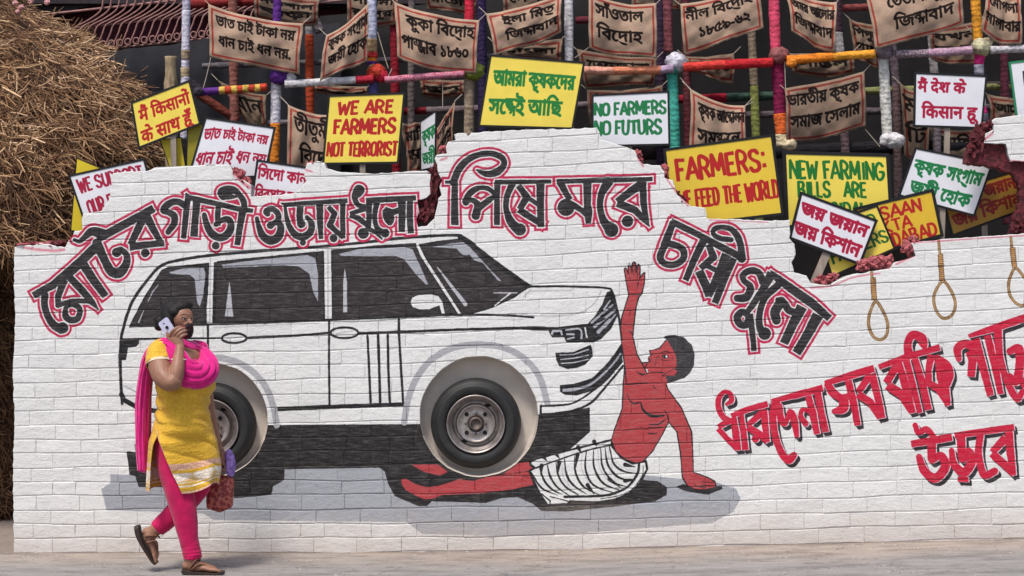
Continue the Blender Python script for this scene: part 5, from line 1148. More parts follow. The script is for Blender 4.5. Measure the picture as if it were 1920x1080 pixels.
# ------------------------------------------------------------------ straw stack
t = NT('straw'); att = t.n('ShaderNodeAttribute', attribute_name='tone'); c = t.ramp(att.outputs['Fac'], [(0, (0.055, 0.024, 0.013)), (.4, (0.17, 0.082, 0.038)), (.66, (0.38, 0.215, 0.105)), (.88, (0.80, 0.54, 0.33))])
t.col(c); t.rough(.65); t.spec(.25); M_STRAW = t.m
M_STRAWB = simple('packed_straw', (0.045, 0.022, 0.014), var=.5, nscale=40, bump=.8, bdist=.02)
RIGHT = [(-80, 20), (10, 48), (26, 84), (42, 110), (54, 132), (68, 160), (84, 188), (104, 216), (128, 246), (148, 270), (168, 294), (190, 306), (215, 312), (262, 318), (330, 312), (400, 302), (480, 292), (620, 300), (800, 310), (960, 318), (1060, 326)]
_ry = [p[0] for p in RIGHT]; _rx = [p[1] for p in RIGHT]; XC, Y0, RAD = -170, .42, 1.9
def stack_pt(t_, py, lift=0.0):
    """t_ in -1..1 across the mound, py its photo height; returns world point"""
    xr = np.interp(py, _ry, _rx); x = XC + (xr - XC) * t_
    lay = .05 * (np.mod(py + 22 * np.sin(x * .015), 96) / 96)          # thatch layers stand proud at their lower edge
    depth = Y0 + RAD * (1 - np.sqrt(np.clip(1 - t_ ** 2, 0, 1))) + np.interp(py, [-80, 300, 455, 520, 1060], [1.1, .25, .10, .95, 1.05]) - lay
    k = S * (D + depth) / D
    # keep the silhouette where it stands whatever the depth
    return (x - 960) * k, depth - lift, ZC + (540 - py) * k
nu, nv = 60, 80; V, F = [], []
for j in range(nv + 1):
    py = -70 + (1062 + 70) * j / nv
    for i in range(nu + 1): V.append(tuple(float(q) for q in stack_pt(np.float64(-1 + 2 * i / nu), py)))
for j in range(nv):
    for i in range(nu): a = j * (nu + 1) + i; F.append((a, a + nu + 1, a + nu + 2, a + 1))
stack = tag(empty('straw_stack', (P(-100, 1036, 1.6).x, 1.6, 0)), 'tall heap of golden brown straw at the left end of the wall', 'straw stack')
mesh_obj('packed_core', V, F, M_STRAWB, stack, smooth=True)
def straws(N, rng, t_lo, t_hi, y_lo, y_hi, lmin, lmax, wid, lift0, lift1):
    t_ = rng.uniform(t_lo, t_hi, N); py = rng.uniform(y_lo, y_hi, N)
    x, y, z = stack_pt(t_, py, rng.uniform(lift0, lift1, N)); x2, y2, z2 = stack_pt(np.minimum(t_ + .02, 1), py); base = np.stack([x, y, z], 1)
    clump = np.sin(x * 9 + z * 7) * .5 + np.sin(x * 23 - z * 17 + 1.3) * .4
    ang = np.radians(-62) + clump * .7 + rng.normal(0, .75, N); flip = rng.random(N) < .25; ang = np.where(flip, ang - 1.4, ang)
    L = rng.uniform(lmin, lmax, N); out = rng.normal(.10, .22, N)
    d_ = np.stack([np.cos(ang), -out, np.sin(ang)], 1); d_ /= np.linalg.norm(d_, axis=1)[:, None]
    bend = rng.normal(0, .42, N)[:, None] * np.stack([-np.sin(ang), np.zeros(N), np.cos(ang)], 1) + np.array([0, 0, -.10])
    side = np.stack([-np.sin(ang), np.zeros(N), np.cos(ang)], 1); w = (wid * rng.uniform(.55, 1.3, N))[:, None]; up = np.array([[0, -1, 0]])
    Vs = []
    for u in (0, .5, 1):
        c_ = base + d_ * (L * u)[:, None] + bend * (L * u * u)[:, None] * .6
        for q in (side * w, up * w * 1.0, -side * w): Vs.append(c_ + q * (1 if u < 1 else .6))
    Vs = np.stack(Vs, 1).reshape(-1, 3); o_ = np.arange(N)[:, None] * 9
    fq = np.array([[0, 1, 4, 3], [1, 2, 5, 4], [3, 4, 7, 6], [4, 5, 8, 7]]); Fs = (o_[:, None, :] + fq[None]).reshape(-1, 4)
    tone = np.clip(rng.beta(2.0, 2.2, N) + clump * .16 - np.where(py > 300, .12, 0) - np.where(py > 470, .12, 0), 0, 1)  # lower straw toned darker: shade of the strip put into its colour
    return Vs, Fs, np.repeat(tone, 9)
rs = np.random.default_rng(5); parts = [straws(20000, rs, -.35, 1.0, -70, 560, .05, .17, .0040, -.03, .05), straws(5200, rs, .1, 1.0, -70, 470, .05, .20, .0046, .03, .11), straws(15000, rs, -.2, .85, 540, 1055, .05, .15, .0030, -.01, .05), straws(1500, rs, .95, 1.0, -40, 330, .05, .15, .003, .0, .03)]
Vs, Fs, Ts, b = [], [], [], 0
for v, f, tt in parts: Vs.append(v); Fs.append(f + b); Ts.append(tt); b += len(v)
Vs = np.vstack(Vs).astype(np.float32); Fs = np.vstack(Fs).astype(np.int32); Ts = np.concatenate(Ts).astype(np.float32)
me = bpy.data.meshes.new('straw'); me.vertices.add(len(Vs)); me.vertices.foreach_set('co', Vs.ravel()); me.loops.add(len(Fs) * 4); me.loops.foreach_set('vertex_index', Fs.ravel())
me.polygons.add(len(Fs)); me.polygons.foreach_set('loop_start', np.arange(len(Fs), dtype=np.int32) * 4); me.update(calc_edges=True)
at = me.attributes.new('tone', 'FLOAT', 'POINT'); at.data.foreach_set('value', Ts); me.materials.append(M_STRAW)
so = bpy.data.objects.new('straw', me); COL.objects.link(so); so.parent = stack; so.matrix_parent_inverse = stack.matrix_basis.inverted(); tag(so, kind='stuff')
# ------------------------------------------------------------------ the walking woman
YW = -0.763; KW = ZC / 533.0
def Q(x, y, d=0.0): return Vector(((x - 960) * KW, YW - d * KW, ZC + (540 - y) * KW))
def loft(path, nseg=18, sub=4, cap=True, wr=None, start=0):
    """path rows: x, y, d, r_in_plane, r_depth (photo pixels)"""
    p = catmull([(*q, q[3]) if len(q) == 4 else q for q in path], sub); V, F = [], []
    n = len(p)
    for i in range(n):
        a, b = p[max(i - 1, 0)], p[min(i + 1, n - 1)]
        t_ = (Q(*b[:3]) - Q(*a[:3])).normalized(); c = Q(*p[i][:3]); a1 = t_.cross(Vector((0, -1, 0)))
        a1 = a1.normalized() if a1.length > .05 else Vector((1, 0, 0)); a2 = a1.cross(t_).normalized()
        for j in range(nseg):
            th = 2 * math.pi * j / nseg; k = 1 + (wr(i / (n - 1), th) if wr else 0)
            V.append(tuple(c + (a1 * math.cos(th) * p[i][3] + a2 * math.sin(th) * p[i][4]) * KW * k))
    for i in range(n - 1):
        for j in range(nseg):
            a = i * nseg + j; b = i * nseg + (j + 1) % nseg; F.append((a, b, b + nseg, a + nseg))
    if cap:
        for end, sgn in ((0, -1), (n - 1, 1)):
            c = Q(*p[end][:3]); o_ = p[max(end - 1, 0)] if end else p[1]; dv = (c - Q(*o_[:3])); dv = dv.normalized() * min(p[end][3], p[end][4]) * KW * .6
            V.append(tuple(c + dv)); L = len(V) - 1
            for j in range(nseg):
                a, b = end * nseg + j, end * nseg + (j + 1) % nseg; F.append((b, a, L) if end == 0 else (a, b, L))
    return V, F
def ell(c, r, n=2, rot=0.0):
    bm = bmesh.new(); bmesh.ops.create_icosphere(bm, subdivisions=n, radius=1.0); C_ = Q(*c); V = []
    for v in bm.verts:
        x, y, z = v.co.x * r[0], v.co.y * r[2], v.co.z * r[1]; x, z = x * math.cos(rot) - z * math.sin(rot), x * math.sin(rot) + z * math.cos(rot)
        V.append(tuple(C_ + Vector((x, y, z)) * KW))
    F = [tuple(v.index for v in f.verts) for f in bm.faces]; bm.free(); return V, F
def join(parts):
    V, F = [], []
    for v, f in parts: b = len(V); V += list(v); F += [tuple(i + b for i in q) for q in f]
    return V, F
def remeshed(name, parts, mat, parent, voxel=.004, smooth_it=6, disp=None):
    V, F = join(parts); me = bpy.data.meshes.new('tmp'); me.from_pydata(V, [], F); o = bpy.data.objects.new('tmp', me); COL.objects.link(o)
    r = o.modifiers.new('r', 'REMESH'); r.mode = 'VOXEL'; r.voxel_size = voxel; s_ = o.modifiers.new('s', 'SMOOTH'); s_.iterations = smooth_it; s_.factor = .5
    bpy.context.view_layer.update(); ev = o.evaluated_get(bpy.context.evaluated_depsgraph_get()); m2 = bpy.data.meshes.new_from_object(ev); bpy.data.objects.remove(o)
    m2.name = name; m2.materials.clear(); m2.materials.append(mat); m2.polygons.foreach_set('use_smooth', np.ones(len(m2.polygons), dtype=bool))
    if disp:
        co = np.empty(len(m2.vertices) * 3); m2.vertices.foreach_get('co', co); nn = np.empty(len(m2.vertices) * 3); m2.vertices.foreach_get('normal', nn)
        co = co.reshape(-1, 3); nn = nn.reshape(-1, 3); co += nn * disp(co)[:, None]; m2.vertices.foreach_set('co', co.ravel())
    ob = bpy.data.objects.new(name, m2); COL.objects.link(ob); ob.parent = parent; ob.matrix_parent_inverse = parent.matrix_basis.inverted(); return ob
def fabric(name, c, rough=.85, weave=.35, nscale=40, var=.15, sheen=.2):
    t = NT(name); f = t.noise(nscale, 4, .6); g = t.noise(420, 2, .5); cc = t.ramp(f, [(.3, tuple(v * (1 - var) for v in c)), (.7, tuple(min(1, v * (1 + var)) for v in c))])
    t.col(cc); t.rough(rough); t.spec(.2); t.b.inputs['Sheen Weight'].default_value = sheen; t.bump(t.math('ADD', f, g), weave, .003); return t.m
t = NT('brown_skin'); f = t.noise(30, 4, .6); t.col(t.ramp(f, [(.3, (0.235, 0.112, 0.070)), (.7, (0.32, 0.158, 0.10))])); t.rough(.5); t.spec(.4); t.b.inputs['Subsurface Weight'].default_value = .08; t.b.inputs['Subsurface Radius'].default_value = (.01, .004, .002); M_SKIN = t.m
woman = tag(empty('person', Q(350, 1073)), 'person in yellow kurta and pink leggings walking with a phone at the ear', 'person')
sk = []
sk += [ell((330, 590, -4), (26, 25, 24), 3), ell((343, 596, 8), (20.5, 24, 19), 3), ell((348, 616, 11), (13, 16, 13.5), 3), ell((359, 602, 20), (4.2, 5, 4)), ell((362, 605, 23), (3.4, 3, 3.4)), ell((352, 607, 20), (7, 6, 5.5)), ell((352, 590, 19), (7, 3.5, 4)),
       loft([(331, 612, -2, 15, 15), (331, 634, 0, 15, 15), (332, 652, 0, 18, 18), (334, 664, 0, 30, 28)])]
sk += [loft([(336, 652, 0, 28, 34), (338, 668, 0, 40, 46), (341, 690, 0, 44, 44), (344, 712, 0, 46, 43), (342, 750, 0, 40, 39), (341, 780, 0, 40, 39), (340, 798, 0, 38, 36), (338, 812, 0, 26, 26)])]
sk += [loft([(306, 662, 36, 20), (310, 682, 52, 21.5), (320, 703, 68, 20), (336, 713, 76, 17.5), (344, 706, 75, 15.5)]), loft([(340, 716, 76, 14), (344, 698, 73, 14.5), (346, 680, 66, 12.5), (346, 662, 55, 9.8), (346, 650, 48, 8.8)])]
# right hand on the phone
sk += [loft([(346, 655, 48, 9, 8), (344, 645, 46, 10, 7), (340, 636, 45, 11.5, 6), (336, 629, 44, 10.5, 5.2)])]
for i in range(4):
    kx, ky, kd = 328.5 + i * 4.9, 624 + i * 3.9, 46 - i * .6; ln = (1, 1.08, 1.0, .8)[i]
    sk.append(loft([(kx - 1, ky + 4, kd - 1, 3.5), (kx + 5 * ln, ky - 5 * ln, kd + 4, 3.1), (kx + 13 * ln, ky - 11 * ln, kd + 2, 2.8), (kx + 19.5 * ln, ky - 13 * ln, kd - 2, 2.2)], nseg=10))
sk.append(loft([(340, 647, 44, 4.6), (330, 639, 43, 4.0), (323.5, 630, 42.5, 3.4), (321, 622, 42, 2.8)], nseg=10))
# left arm and hand carrying the bag behind the kurta
sk += [loft([(366, 664, -34, 20), (372, 700, -46, 18), (376, 742, -52, 15), (386, 790, -52, 12), (400, 838, -48, 9), (406, 852, -46, 8.4)]), loft([(405, 850, -46, 8, 7), (410, 862, -45, 9, 8), (413, 872, -45, 9, 8)])]
for i in range(4): sk.append(loft([(409 + i * 1.5, 870 + i * 1.2, -38 - i * 5, 3.4), (417 + i, 878, -38 - i * 5, 3.2), (413, 885, -38 - i * 5, 2.9), (407, 882, -38 - i * 5, 2.5)], nseg=8))
sk.append(loft([(406, 862, -38, 3.8), (403, 873, -34, 3.4), (409, 880, -33, 2.8)], nseg=8))
NEAR = [(322, 812, 10, 29), (327, 866, 14, 28), (339, 918, 18, 24), (350, 965, 20, 20), (357, 1005, 20, 15), (363, 1040, 20, 12)]
FAR = [(350, 812, -12, 30), (362, 862, -15, 28), (366, 905, -16, 25), (345, 942, -15, 20), (316, 972, -14, 15.5), (288, 996, -13, 12)]
sk += [loft(NEAR), loft(FAR)]
sk += [loft([(362, 1036, 20, 12, 11), (362, 1050, 20, 13, 12), (366, 1057, 20, 14, 12), (384, 1060, 21, 8, 14), (400, 1063, 22, 6, 15), (408, 1064.5, 22, 4.5, 14)]), ell((355, 1057, 20), (10, 9, 11))]
for i in range(5): sk.append(loft([(404 - i * 1.6, 1063, 33 - i * 5.6, 3.6 - i * .25), (412 - i * 2.4, 1064, 34 - i * 5.8, 3.5 - i * .25), (418 - i * 3.2, 1066, 34 - i * 5.8, 3.0 - i * .2)], nseg=8))
sk += [loft([(289, 995, -13, 12, 11), (281, 1002, -13, 13, 12), (278, 1010, -12, 11, 13), (285, 1028, -12, 7, 14), (289, 1042, -12, 5.5, 14)]), ell((273, 999, -13), (9, 9, 11))]
for i in range(5): sk.append(loft([(288, 1040 - i * 1.4, 0 - i * 5.6, 3.4), (291, 1049 - i * 2, 0 - i * 5.8, 3.2), (292, 1055 - i * 3, 0 - i * 5.8, 2.8)], nseg=8))
body = remeshed('body', sk, M_SKIN, woman, .0030, 4)
# hair
M_HAIR = simple('black_hair', (0.012, 0.010, 0.010), rough=.6, var=.5, nscale=70, sc=(1, 1, .3), bump=.8, bdist=.004, spec=.25)
hdisp = lambda co: .0006 * np.sin(co[:, 2] * 420 + co[:, 0] * 160) + .0003 * np.sin(co[:, 0] * 700 - co[:, 2] * 300)
remeshed('hair', [ell((328, 588, -8), (30, 29, 30), 3), ell((336, 578, -2), (26, 15, 27), 3, .25), ell((321, 599, 7), (16, 25, 20), 3), ell((320, 618, 2), (13, 17, 17), 3), ell((330, 585, 12), (16, 14, 16), 3), ell((301, 603, -2), (13, 14, 15), 3), ell((297, 611, -4), (9, 10, 10), 3), ell((312, 596, -2), (14, 15, 16), 3)], M_HAIR, woman, .0035, 8, hdisp)
rh = random.Random(8); hs = []
for _ in range(46):
    a = rh.uniform(0, 6.28); cx, cy, rx, ry = rh.choice([(301, 603, 14, 14), (328, 588, 31, 30), (320, 620, 13, 16)]); x0, y0 = cx + rx * math.cos(a), cy - ry * abs(math.sin(a)) * (1 if cy < 615 else -1); hs.append(loft([(x0, y0, 6, .28), (x0 + rh.uniform(-5, 5), y0 + rh.uniform(-5, 6), 8, .25), (x0 + rh.uniform(-9, 9), y0 + rh.uniform(-6, 12), 9, .12)], nseg=3, sub=3, cap=False))
V, F = join(hs); tag(mesh_obj('loose_strands', V, F, M_HAIR, woman), kind='stuff')
# face pieces are set on the skin by casting onto it
from mathutils.bvhtree import BVHTree
bv = BVHTree.FromPolygons([v.co.copy() for v in body.data.vertices], [tuple(p.vertices) for p in body.data.polygons])
def on_skin(x, y, lift=0.0):
    p = Q(x, y, 200); h = bv.ray_cast(p, Vector((0, 1, 0))); q = h[0] if h[0] else Q(x, y, 20); return (x, y, (YW - q.y) / KW + lift)
M_EYEW = simple('eye_white', (.42, .37, .34), bump=0, rough=.5); M_DARK = simple('kohl', (.012, .008, .008), bump=0, rough=.8, spec=.1)
V, F = ell(on_skin(349.5, 597.5, -.4), (3.6, 1.35, 1.4)); eye = mesh_obj('eye', V, F, M_EYEW, woman, smooth=True)
V, F = ell(on_skin(350.8, 597.3, .6), (1.7, 1.6, 1.0)); mesh_obj('iris', V, F, M_DARK, eye, smooth=True)
V, F = loft([on_skin(345, 597, .2) + (.35,), on_skin(349, 595.4, .4) + (.6,), on_skin(354.5, 597, .4) + (.5,)], nseg=6); mesh_obj('eyelid', V, F, M_DARK, woman, smooth=True)
V, F = loft([on_skin(342.5, 591.5, .1) + (.3,), on_skin(348, 589, .1) + (.7,), on_skin(355.5, 590, .1) + (.3,)], nseg=6); mesh_obj('eyebrow', V, F, M_HAIR, woman, smooth=True)
V, F = ell(on_skin(361.5, 597.6, .2), (1.5, 1.4, 1.2)); mesh_obj('eye', V, F, M_DARK, woman, smooth=True)
# mask
t = NT('printed_mask'); t.col(t.ramp(t.noise(42, 2, .5), [(.46, (0.012, 0.008, 0.010)), (.56, (0.012, 0.008, 0.010)), (.6, (0.13, 0.012, 0.02))])); t.rough(.85); M_MASK = t.m
msk = remeshed('face_mask', [ell((351, 618, 12), (14.5, 15.5, 15.5), 3), ell((358, 610, 18), (7.5, 7, 9.5), 3), ell((341, 618, 13), (11, 9, 12), 3), ell((352, 626, 12), (12, 9, 13), 3)], M_MASK, woman, .0032, 5, lambda co: .0007 * np.sin(co[:, 2] * 330))
V, F = loft([(335, 612, 24, .8), (325, 606, 24, .8), (318, 604, 20, .8)], nseg=6); mesh_obj('mask_strap', V, F, M_MASK, msk)
# earring and nose pin left out: nothing shows
# leggings
M_LEG = fabric('magenta_leggings', (0.50, 0.006, 0.085), weave=.4, nscale=22, var=.18)
wl_ = lambda ph, low=1.0: (lambda u, th: .018 * math.sin(3 * th + ph + u * 9) + (.05 * math.sin(u * 95 + 2 * math.sin(th + ph)) * max(0, u - .62) * 2.2) + .012 * math.sin(u * 40 + th * 2))
L1 = loft([(x, y, d, r + 3.2) for x, y, d, r in NEAR[:-1]] + [(361, 1022, 20, 17.5, 16), (364, 1036, 20, 17.5, 16), (364.5, 1043, 20, 17, 15.5)], 28, 12, True, wl_(1.0))
L2 = loft([(x, y, d, r + 3.0) for x, y, d, r in FAR[:-2]] + [(318, 970, -14, 19, 18), (302, 984, -14, 17.5, 16), (292, 992.5, -13, 16, 15)], 28, 12, True, wl_(2.4))
V, F = join([L1, L2]); mesh_obj('leggings', V, F, M_LEG, woman, smooth=True)
# kurta
def kurta_mat():
    t = NT('mustard_kurta'); uv = t.n('ShaderNodeUVMap'); sx = t.n('ShaderNodeSeparateXYZ'); t.l(uv.outputs[0], sx.inputs[0]); v = sx.outputs[1]; u = sx.outputs[0]
    br = t.noise(95, 3, .7); big = t.noise(14, 3, .6)
    base = t.ramp(br, [(.36, (0.60, 0.335, 0.024)), (.5, (0.66, 0.385, 0.032)), (.66, (0.73, 0.45, 0.055))]); base = t.mix(1.0, base, t.ramp(big, [(.3, (.88, .86, .8)), (.7, (1.05, 1.05, 1.0))]), 'MULTIPLY')
    # woven silver border near the hem (uv v runs 0 at the hem upwards)
    mo = t.n('ShaderNodeTexVoronoi', feature='F1'); mo.inputs['Scale'].default_value = 1.0; mp = t.n('ShaderNodeMapping'); mp.inputs['Scale'].default_value = (2.6, 1.25, 1); t.l(uv.outputs[0], mp.inputs[0]); t.l(mp.outputs[0], mo.inputs[0]); mo.inputs['Randomness'].default_value = .15
    sil = t.ramp(t.noise(160, 2, .8), [(.38, (.60, .45, .30)), (.55, (.86, .80, .72))])
    band = lambda a, b: t.math('MULTIPLY', t.math('GREATER_THAN', v, a), t.math('LESS_THAN', v, b))
    c = t.mix(band(.34, 1.05), base, t.mix(t.ramp(mo.outputs['Distance'], [(.44, (1, 1, 1)), (.56, (.25, .25, .25))]), base, sil))
    pk = t.ramp(t.noise(140, 2, .8), [(.4, (.58, .27, .19)), (.6, (.78, .52, .36))])
    c = t.mix(band(1.25, 1.6), c, pk); c = t.mix(band(-.1, .06), c, pk); c = t.mix(band(.2, .26), c, sil)
    t.col(c); t.rough(.75); t.spec(.25); t.b.inputs['Sheen Weight'].default_value = .15; t.bump(t.math('ADD', t.math('MULTIPLY', br, .22), t.math('MULTIPLY', t.noise(13, 5, .65, sc=(1, 1, 2.0)), 2.2)), .8, .010); return t.m
M_KUR = kurta_mat()
def ring_sheet(rows, nu, fn):
    V, UV, F = [], [], []
    for i, r in enumerate(rows):
        for j in range(nu + 1): p, q = fn(i, r, j / nu); V.append(tuple(p)); UV.append(q)
    for i in range(len(rows) - 1):
        for j in range(nu): a = i * (nu + 1) + j; F.append((a, a + 1, a + nu + 2, a + nu + 1))
    return V, UV, F
rows = catmull([(640, 334, 20, 30), (650, 333, 34, 44), (662, 334, 44, 52), (680, 339, 49, 54), (698, 344, 53, 54), (716, 347, 55, 52), (734, 346, 51.5, 49), (752, 344, 47.5, 46), (770, 343, 47.5, 47), (788, 343, 52, 50), (804, 343, 57, 53)], 9)
def f_up(i, r, u):
    y, cx, a, b = r; th = 2 * math.pi * u
    fd = max(0.0, min(1.0, (801 - y) / 14)); wz = math.exp(-((y - 772) / 26) ** 2); k = 1 + fd * (.055 * wz * (abs(math.sin(y * .17 + th * 1.5 + .8 * math.sin(th * 3))) ** .6 - .6) + .03 * (abs(math.sin(th * 4 + y * .07)) ** .5 - .6) * (y > 715) + .014 * math.sin(5 * th + y * .09) + .030 * math.sin(th * 2 + y * .26 + 1) * (1 if y > 720 else .4) + .020 * math.sin(9 * th + y * .16) + .018 * abs(math.sin(th * 3 - y * .11)) ** .5 * (y > 715))
    return Q(cx + a * math.cos(th) * k, y + fd * 2.0 * math.sin(th * 3 + 1) * (y > 700) + 26 * max(0, min(1, (676 - y) / 24)) * max(0, math.cos(th - .55)) ** 3, b * math.sin(th) * k), (u * 3, 6.0)
THS = math.radians(133)
def blend(y, th, p):
    k = max(0.0, min(1.0, (y - 803) / 26)); k = k * k * (3 - 2 * k); e = Q(343 + 57 * math.cos(th), y, 53 * math.sin(th)); return e.lerp(p, k)
V, UV, F = ring_sheet(rows, 110, f_up); n_up = len(rows)
# front panel: u runs near slit -> front -> far slit ; rows: y, x slit, x front, half depth, v
fr = catmull([(803.5, 303, 402, 54, 5.0), (818, 308, 405, 55, 4.2), (834, 314, 407, 55, 3.2), (850, 320, 410, 55, 2.2), (862, 325, 412, 55, 1.6), (876, 331, 414, 54, 1.15), (890, 338, 414, 53, .55), (902, 344, 412, 53, .22), (914, 349, 410, 52, 0.0)], 7)
def f_front(i, r, u):
    y, xs_, xf, b, v = r; w = 2 * u - 1; s_ = 1 - abs(w) ** 2.4
    fl = max(0, (y - 810) / 100); fold = fl * (5.5 * math.sin(u * 17 + 2.0 + fl * 1.5) + 3.0 * math.sin(u * 31 + 1)) + 4.5 * min(1, max(0, (y - 806) / 20)) * (abs(math.sin(u * 9 - y * .075)) ** .5 - .6)
    yy = y + (-12 * math.sin(u * math.pi * .8) + 4.5 * math.sin(u * 15 + .2)) * fl * .9 + 5 * fl * (1 - u) ** 4
    return blend(y, -w * THS, Q(xs_ + (xf - xs_) * s_ + fold * .25, yy, -w * b * (1 - .10 * fl) + fold)), (u * 2.2, v)
V2, UV2, F2 = ring_sheet(fr, 80, f_front)
bk = catmull([(803.5, 303, 284, 54, 5.0), (818, 300, 281, 50, 4.2), (840, 295, 280, 48, 3), (865, 292, 279, 46, 1.6), (890, 290, 278, 44, .7), (918, 289, 277, 42, 0)], 4)
def f_back(i, r, u):
    y, xs_, xb, b, v = r; w = 2 * u - 1; s_ = 1 - abs(w) ** 2.2; fl = max(0, (y - 810) / 100)
    far = max(0, -(-w)) ; x = xs_ + (xb - xs_) * s_ + (max(0, w) ** 1.5) * 34 * fl + 2.2 * math.sin(u * 15) * fl
    return blend(y, THS + u * (2 * math.pi - 2 * THS), Q(x, y - 6 * max(0, w) * fl, -w * b + 2.5 * math.sin(u * 19) * fl)), (u * 1.5, v)
V3, UV3, F3 = ring_sheet(bk, 34, f_back)
b1 = len(V); F += [tuple(i + b1 for i in q) for q in F2]; V += V2; UV += UV2; b1 = len(V); F += [tuple(i + b1 for i in q) for q in F3]; V += V3; UV += UV3
kur = mesh_obj('kurta', V, F, M_KUR, woman, smooth=True, uv=UV); so = kur.modifiers.new('thickness', 'SOLIDIFY'); so.thickness = .0025; so.use_rim = False
V, F = loft([(311, 650, 24, 18, 21), (307, 660, 34, 23, 24), (307, 672, 41, 24.5, 25), (309, 681, 47, 25, 25)], 30, 6, False, lambda u, th: .02 * math.sin(4 * th + u * 5) + .012 * math.sin(9 * th))
sl = mesh_obj('sleeve', V, F, M_KUR, woman, smooth=True, uv=[(0, 5.0)] * len(V)); so = sl.modifiers.new('thickness', 'SOLIDIFY'); so.thickness = .003
V, F = loft([(308.8, 677.5, 45.3, 25.7, 25.7), (309.6, 682, 47.6, 25.7, 25.7)], 30, 3, False); mesh_obj('sleeve_band', V, F, simple('silver_gold_braid', (.66, .55, .38), var=.4, nscale=200), sl, smooth=True)
piping = simple('pink_gold_piping', (.62, .36, .22), var=.3, nscale=120)
V, F = loft([(303, 803, 41, 1.0), (307, 818, 50, 1.0), (314, 834, 55, 1.0), (320, 850, 54, 1.0), (331, 874, 51, 1.0), (345, 900, 48, 1.0)], nseg=6); mesh_obj('slit_piping', V, F, piping, kur)
# dupatta
M_DUP = fabric('magenta_dupatta', (0.62, 0.008, 0.19), weave=.3, nscale=30, var=.2, sheen=.35)
fold = lambda n_, a_, ph: (lambda u, th: a_ * math.sin(n_ * th + ph + u * 5) + a_ * .6 * math.sin((n_ * 2 - 1) * th + ph * 2 - u * 7))
D1 = loft([(284, 690, 2, 8, 20), (287, 668, 14, 10, 22), (299, 650, 24, 10, 18), (315, 644, 34, 11, 14), (328, 650, 42, 13, 11), (339, 667, 50, 19, 10), (349, 686, 53, 23, 9), (363, 697, 51, 25, 10), (380, 699, 44, 25, 13), (389, 693, 32, 25, 16), (390, 683, 16, 21, 16), (384, 670, -2, 15, 16), (376, 659, -18, 11, 14), (374, 651, -28, 9, 14), (356, 646, -30, 8, 12)], 64, 9, True, fold(11, .10, .4))
D2 = loft([(288, 656, 20, 9, 18), (279, 680, 12, 11, 24), (273, 715, 4, 12, 28), (269, 760, 0, 13, 28), (268, 810, -2, 13, 27), (269, 850, -4, 12.5, 26), (270, 881, -5, 12, 25)], 60, 9, True, fold(11, .085, 1.2))
D3 = loft([(322, 641, 6, 8, 20), (338, 640, 14, 9, 16), (350, 646, 8, 9, 18), (362, 650, -10, 9, 18)], 30, 5, True, fold(6, .08, 2))
V, F = join([D1, D2, D3]); mesh_obj('dupatta', V, F, M_DUP, woman, smooth=True)
# bangles
M_BAN = simple('white_bangle', (.78, .74, .70), bump=0, rough=.3); M_BANR = simple('red_bangle', (.5, .02, .03), bump=0, rough=.3)
for (yy, xx, dd, m_, rr) in ((672, 346, 57, M_BAN, 13.2), (668, 346, 55.4, M_BANR, 12.2)):
    pts = [Q(xx + rr * math.cos(a), yy - 1.5 * math.sin(a), dd + rr * math.sin(a)) for a in np.linspace(0, 2 * math.pi, 33)[:-1]]; V, F = [], []
    for i, p in enumerate(pts):
        rad = (p - Q(xx, yy, dd)).normalized()
        for j in range(6): th = j * math.pi / 3; V.append(tuple(p + (rad * math.cos(th) + Vector((0, 0, 1)) * math.sin(th)) * 1.3 * KW))
    for i in range(32):
        for j in range(6): F.append((i * 6 + j, i * 6 + (j + 1) % 6, ((i + 1) % 32) * 6 + (j + 1) % 6, ((i + 1) % 32) * 6 + j))
    mesh_obj('bangle', V, F, m_, woman, smooth=True)
# sandals
M_SOLE = simple('dark_brown_sole', (.032, .018, .014), rough=.6, var=.3); M_STRAP = simple('brown_strap', (.17, .075, .045), rough=.5, var=.3)
def sandal(path, wid, d0, straps):
    V, F = [], []; p = catmull(path, 4); n = len(p); m = 10
    for i in range(n):
        u = i / (n - 1); w = wid * (.62 + .38 * math.sin(min(u * 1.25 + .12, 1) * math.pi * .62)) * (1 if 0 < i < n - 1 else .72)
        a, b = p[max(i - 1, 0)], p[min(i + 1, n - 1)]; tx, ty = b[0] - a[0], b[1] - a[1]; L = math.hypot(tx, ty); nx, ny = -ty / L, tx / L
        for (s_, h) in ((-1, 0), (1, 0), (1, 1), (-1, 1)): V.append(tuple(Q(p[i][0] + nx * (h * p[i][2]), p[i][1] + ny * (h * p[i][2]), d0 + s_ * w)))
    for i in range(n - 1):
        for j in range(4): a = i * 4 + j; b = i * 4 + (j + 1) % 4; F.append((a, b, b + 4, a + 4))
    F += [(3, 2, 1, 0), (4 * n - 4, 4 * n - 3, 4 * n - 2, 4 * n - 1)]
    s_ = mesh_obj('sandal', V, F, M_SOLE, woman); bv_ = s_.modifiers.new('bevel', 'BEVEL'); bv_.width = .003; bv_.segments = 2
    for st in straps: V, F = loft(st, nseg=8); mesh_obj('strap', V, F, M_STRAP, s_, smooth=True)
sandal([(347, 1061, 9), (362, 1065.5, 7.5), (380, 1067.5, 5.5), (400, 1068.5, 4.5), (415, 1069, 4), (423, 1067.5, 3.5)], 17, 21, [[(366, 1062, 36, 2.2, 3), (378, 1053, 34, 1.5, 3.5), (392, 1056, 24, 1.5, 3), (403, 1061, 17, 1.4, 2.5)], [(366, 1062, 6, 2.2, 3), (380, 1053, 9, 1.5, 3.5), (392, 1056, 16, 1.5, 3), (403, 1061, 17, 1.4, 2.5)], [(362, 1060, 36, 2, 3), (372, 1046, 32, 1.4, 4), (377, 1047, 10, 1.4, 4), (366, 1060, 6, 2, 3)]])
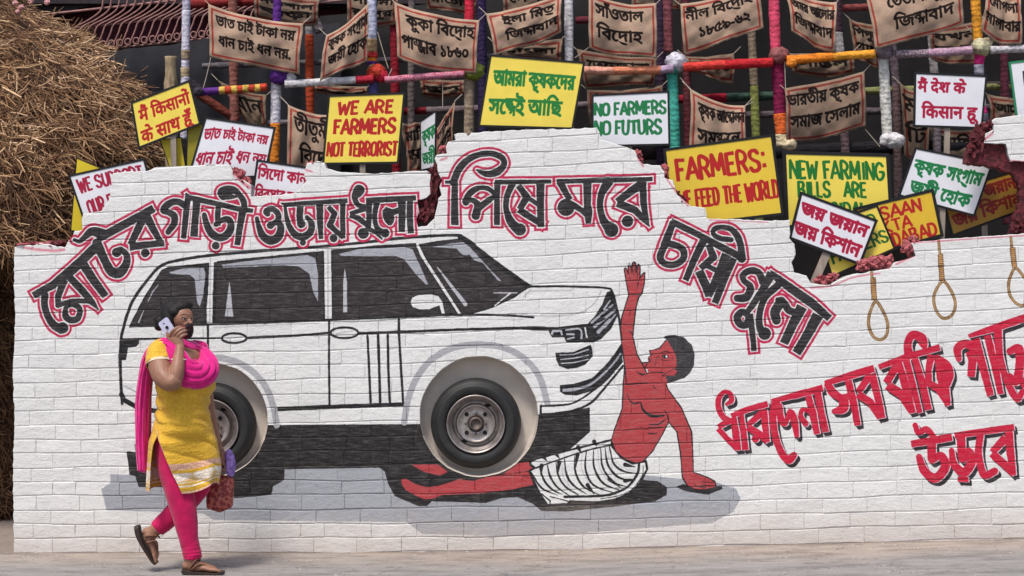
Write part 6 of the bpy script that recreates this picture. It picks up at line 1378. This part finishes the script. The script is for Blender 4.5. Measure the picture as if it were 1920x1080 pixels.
sandal([(259, 986, 9), (262, 1003, 8), (270, 1022, 6), (279, 1038, 5), (287, 1051, 4.5), (293, 1057, 4)], 16, -12, [[(276, 1017, 4, 2, 3), (292, 1014, 2, 1.4, 3.5), (294, 1026, -8, 1.4, 3), (293, 1040, -12, 1.2, 2.5)], [(270, 1006, 3, 2, 3), (288, 1003, 2, 1.4, 4), (296, 1008, -12, 1.4, 4)]])
# phone (held, a thing of its own)
ph = tag(empty('phone', Q(322, 615, 44)), 'lavender phone with round lens held to the ear by the walking person', 'phone')
bm = bmesh.new(); bmesh.ops.create_cube(bm, size=1.0); bmesh.ops.scale(bm, vec=(22 * KW, 3.2 * KW, 38 * KW), verts=bm.verts); bmesh.ops.bevel(bm, geom=[e for e in bm.edges if abs(e.verts[0].co.y - e.verts[1].co.y) > .001], offset=.012, segments=5, profile=.5, affect='EDGES')
me = bpy.data.meshes.new('case'); bm.to_mesh(me); bm.free(); me.materials.append(simple('lavender_case', (.50, .50, .66), rough=.3, bump=0, var=.06)); pc = bpy.data.objects.new('case', me); COL.objects.link(pc); pc.location = Q(322, 615, 38); pc.rotation_euler = (0, math.radians(-35), math.radians(-18)); pc.parent = ph; pc.matrix_parent_inverse = ph.matrix_basis.inverted()
V, F = ell((321, 613, 41.5), (3.0, 3.0, 1.2)); mesh_obj('lens', V, F, M_DARK, ph, smooth=True)
V, F = ell((315.5, 606, 42), (1.6, 1.6, 1)); mesh_obj('lens', V, F, M_DARK, ph, smooth=True)
# bags in the far hand
bag = tag(empty('shopping_bag', Q(405, 958, -46)), 'dark red patterned woven bag carried low behind the leggings of the person', 'bag')
t = NT('woven_red'); vo = t.n('ShaderNodeTexVoronoi'); vo.inputs['Scale'].default_value = 46; t.l(t.pos((1, 1, 1)), vo.inputs[0]); t.col(t.ramp(vo.outputs['Distance'], [(.2, (.30, .02, .028)), (.45, (.13, .006, .012)), (.6, (.42, .10, .07))])); t.rough(.5); t.bump(vo.outputs['Distance'], .4, .003)
def bagw(u, th): return .03 * math.sin(4 * th + u * 4) + .02 * math.sin(9 * th)
V, F = loft([(404, 957.5, -46, 25, 16), (404, 951, -46, 26.5, 18), (405, 925, -46, 27, 17), (407, 906, -46, 27, 12), (408, 899, -46, 26, 8)], 36, 5, True, bagw)
# squarer section
def square(v):
    q = Vector(v) - Q(406, 925, -46); a = abs(q.x) + 1e-6; b = abs(q.y) + 1e-6; m = max(a / 30, b / 19); r = math.hypot(a / 30, b / 19); k = min(1.25, (r / m) ** .8) if m > .004 * KW else 1; return tuple(Q(406, 925, -46) + Vector((q.x * k * .92, q.y * k, q.z)))
V = [square(v) for v in V]
mesh_obj('bag_body', V, F, t.m, bag, smooth=True)
for dd in (-38, -54): V, F = loft([(394, 900, dd, 1.6), (400, 886, (dd - 46) / 2, 1.6), (410, 880, -46, 1.6), (419, 888, (dd - 46) / 2, 1.6), (426, 900, dd, 1.6)], nseg=8); mesh_obj('handle', V, F, simple('bag_handle', (.16, .02, .03)), bag, smooth=True)
V, F = loft([(422, 848, -40, 5, 5), (424, 860, -40, 9, 8), (425, 876, -40, 9.5, 9), (426, 890, -40, 8, 7), (428, 897, -40, 4, 4)], 30, 6, True, lambda u, th: .10 * math.sin(5 * th + u * 6) + .06 * math.sin(11 * th - u * 9))
tag(mesh_obj('purple_pouch', V, F, simple('purple_plastic', (.26, .16, .48), rough=.35, var=.5, nscale=45, bump=.9, bdist=.012), smooth=True), 'crumpled purple plastic bag hanging beside the kurta hem', 'bag')
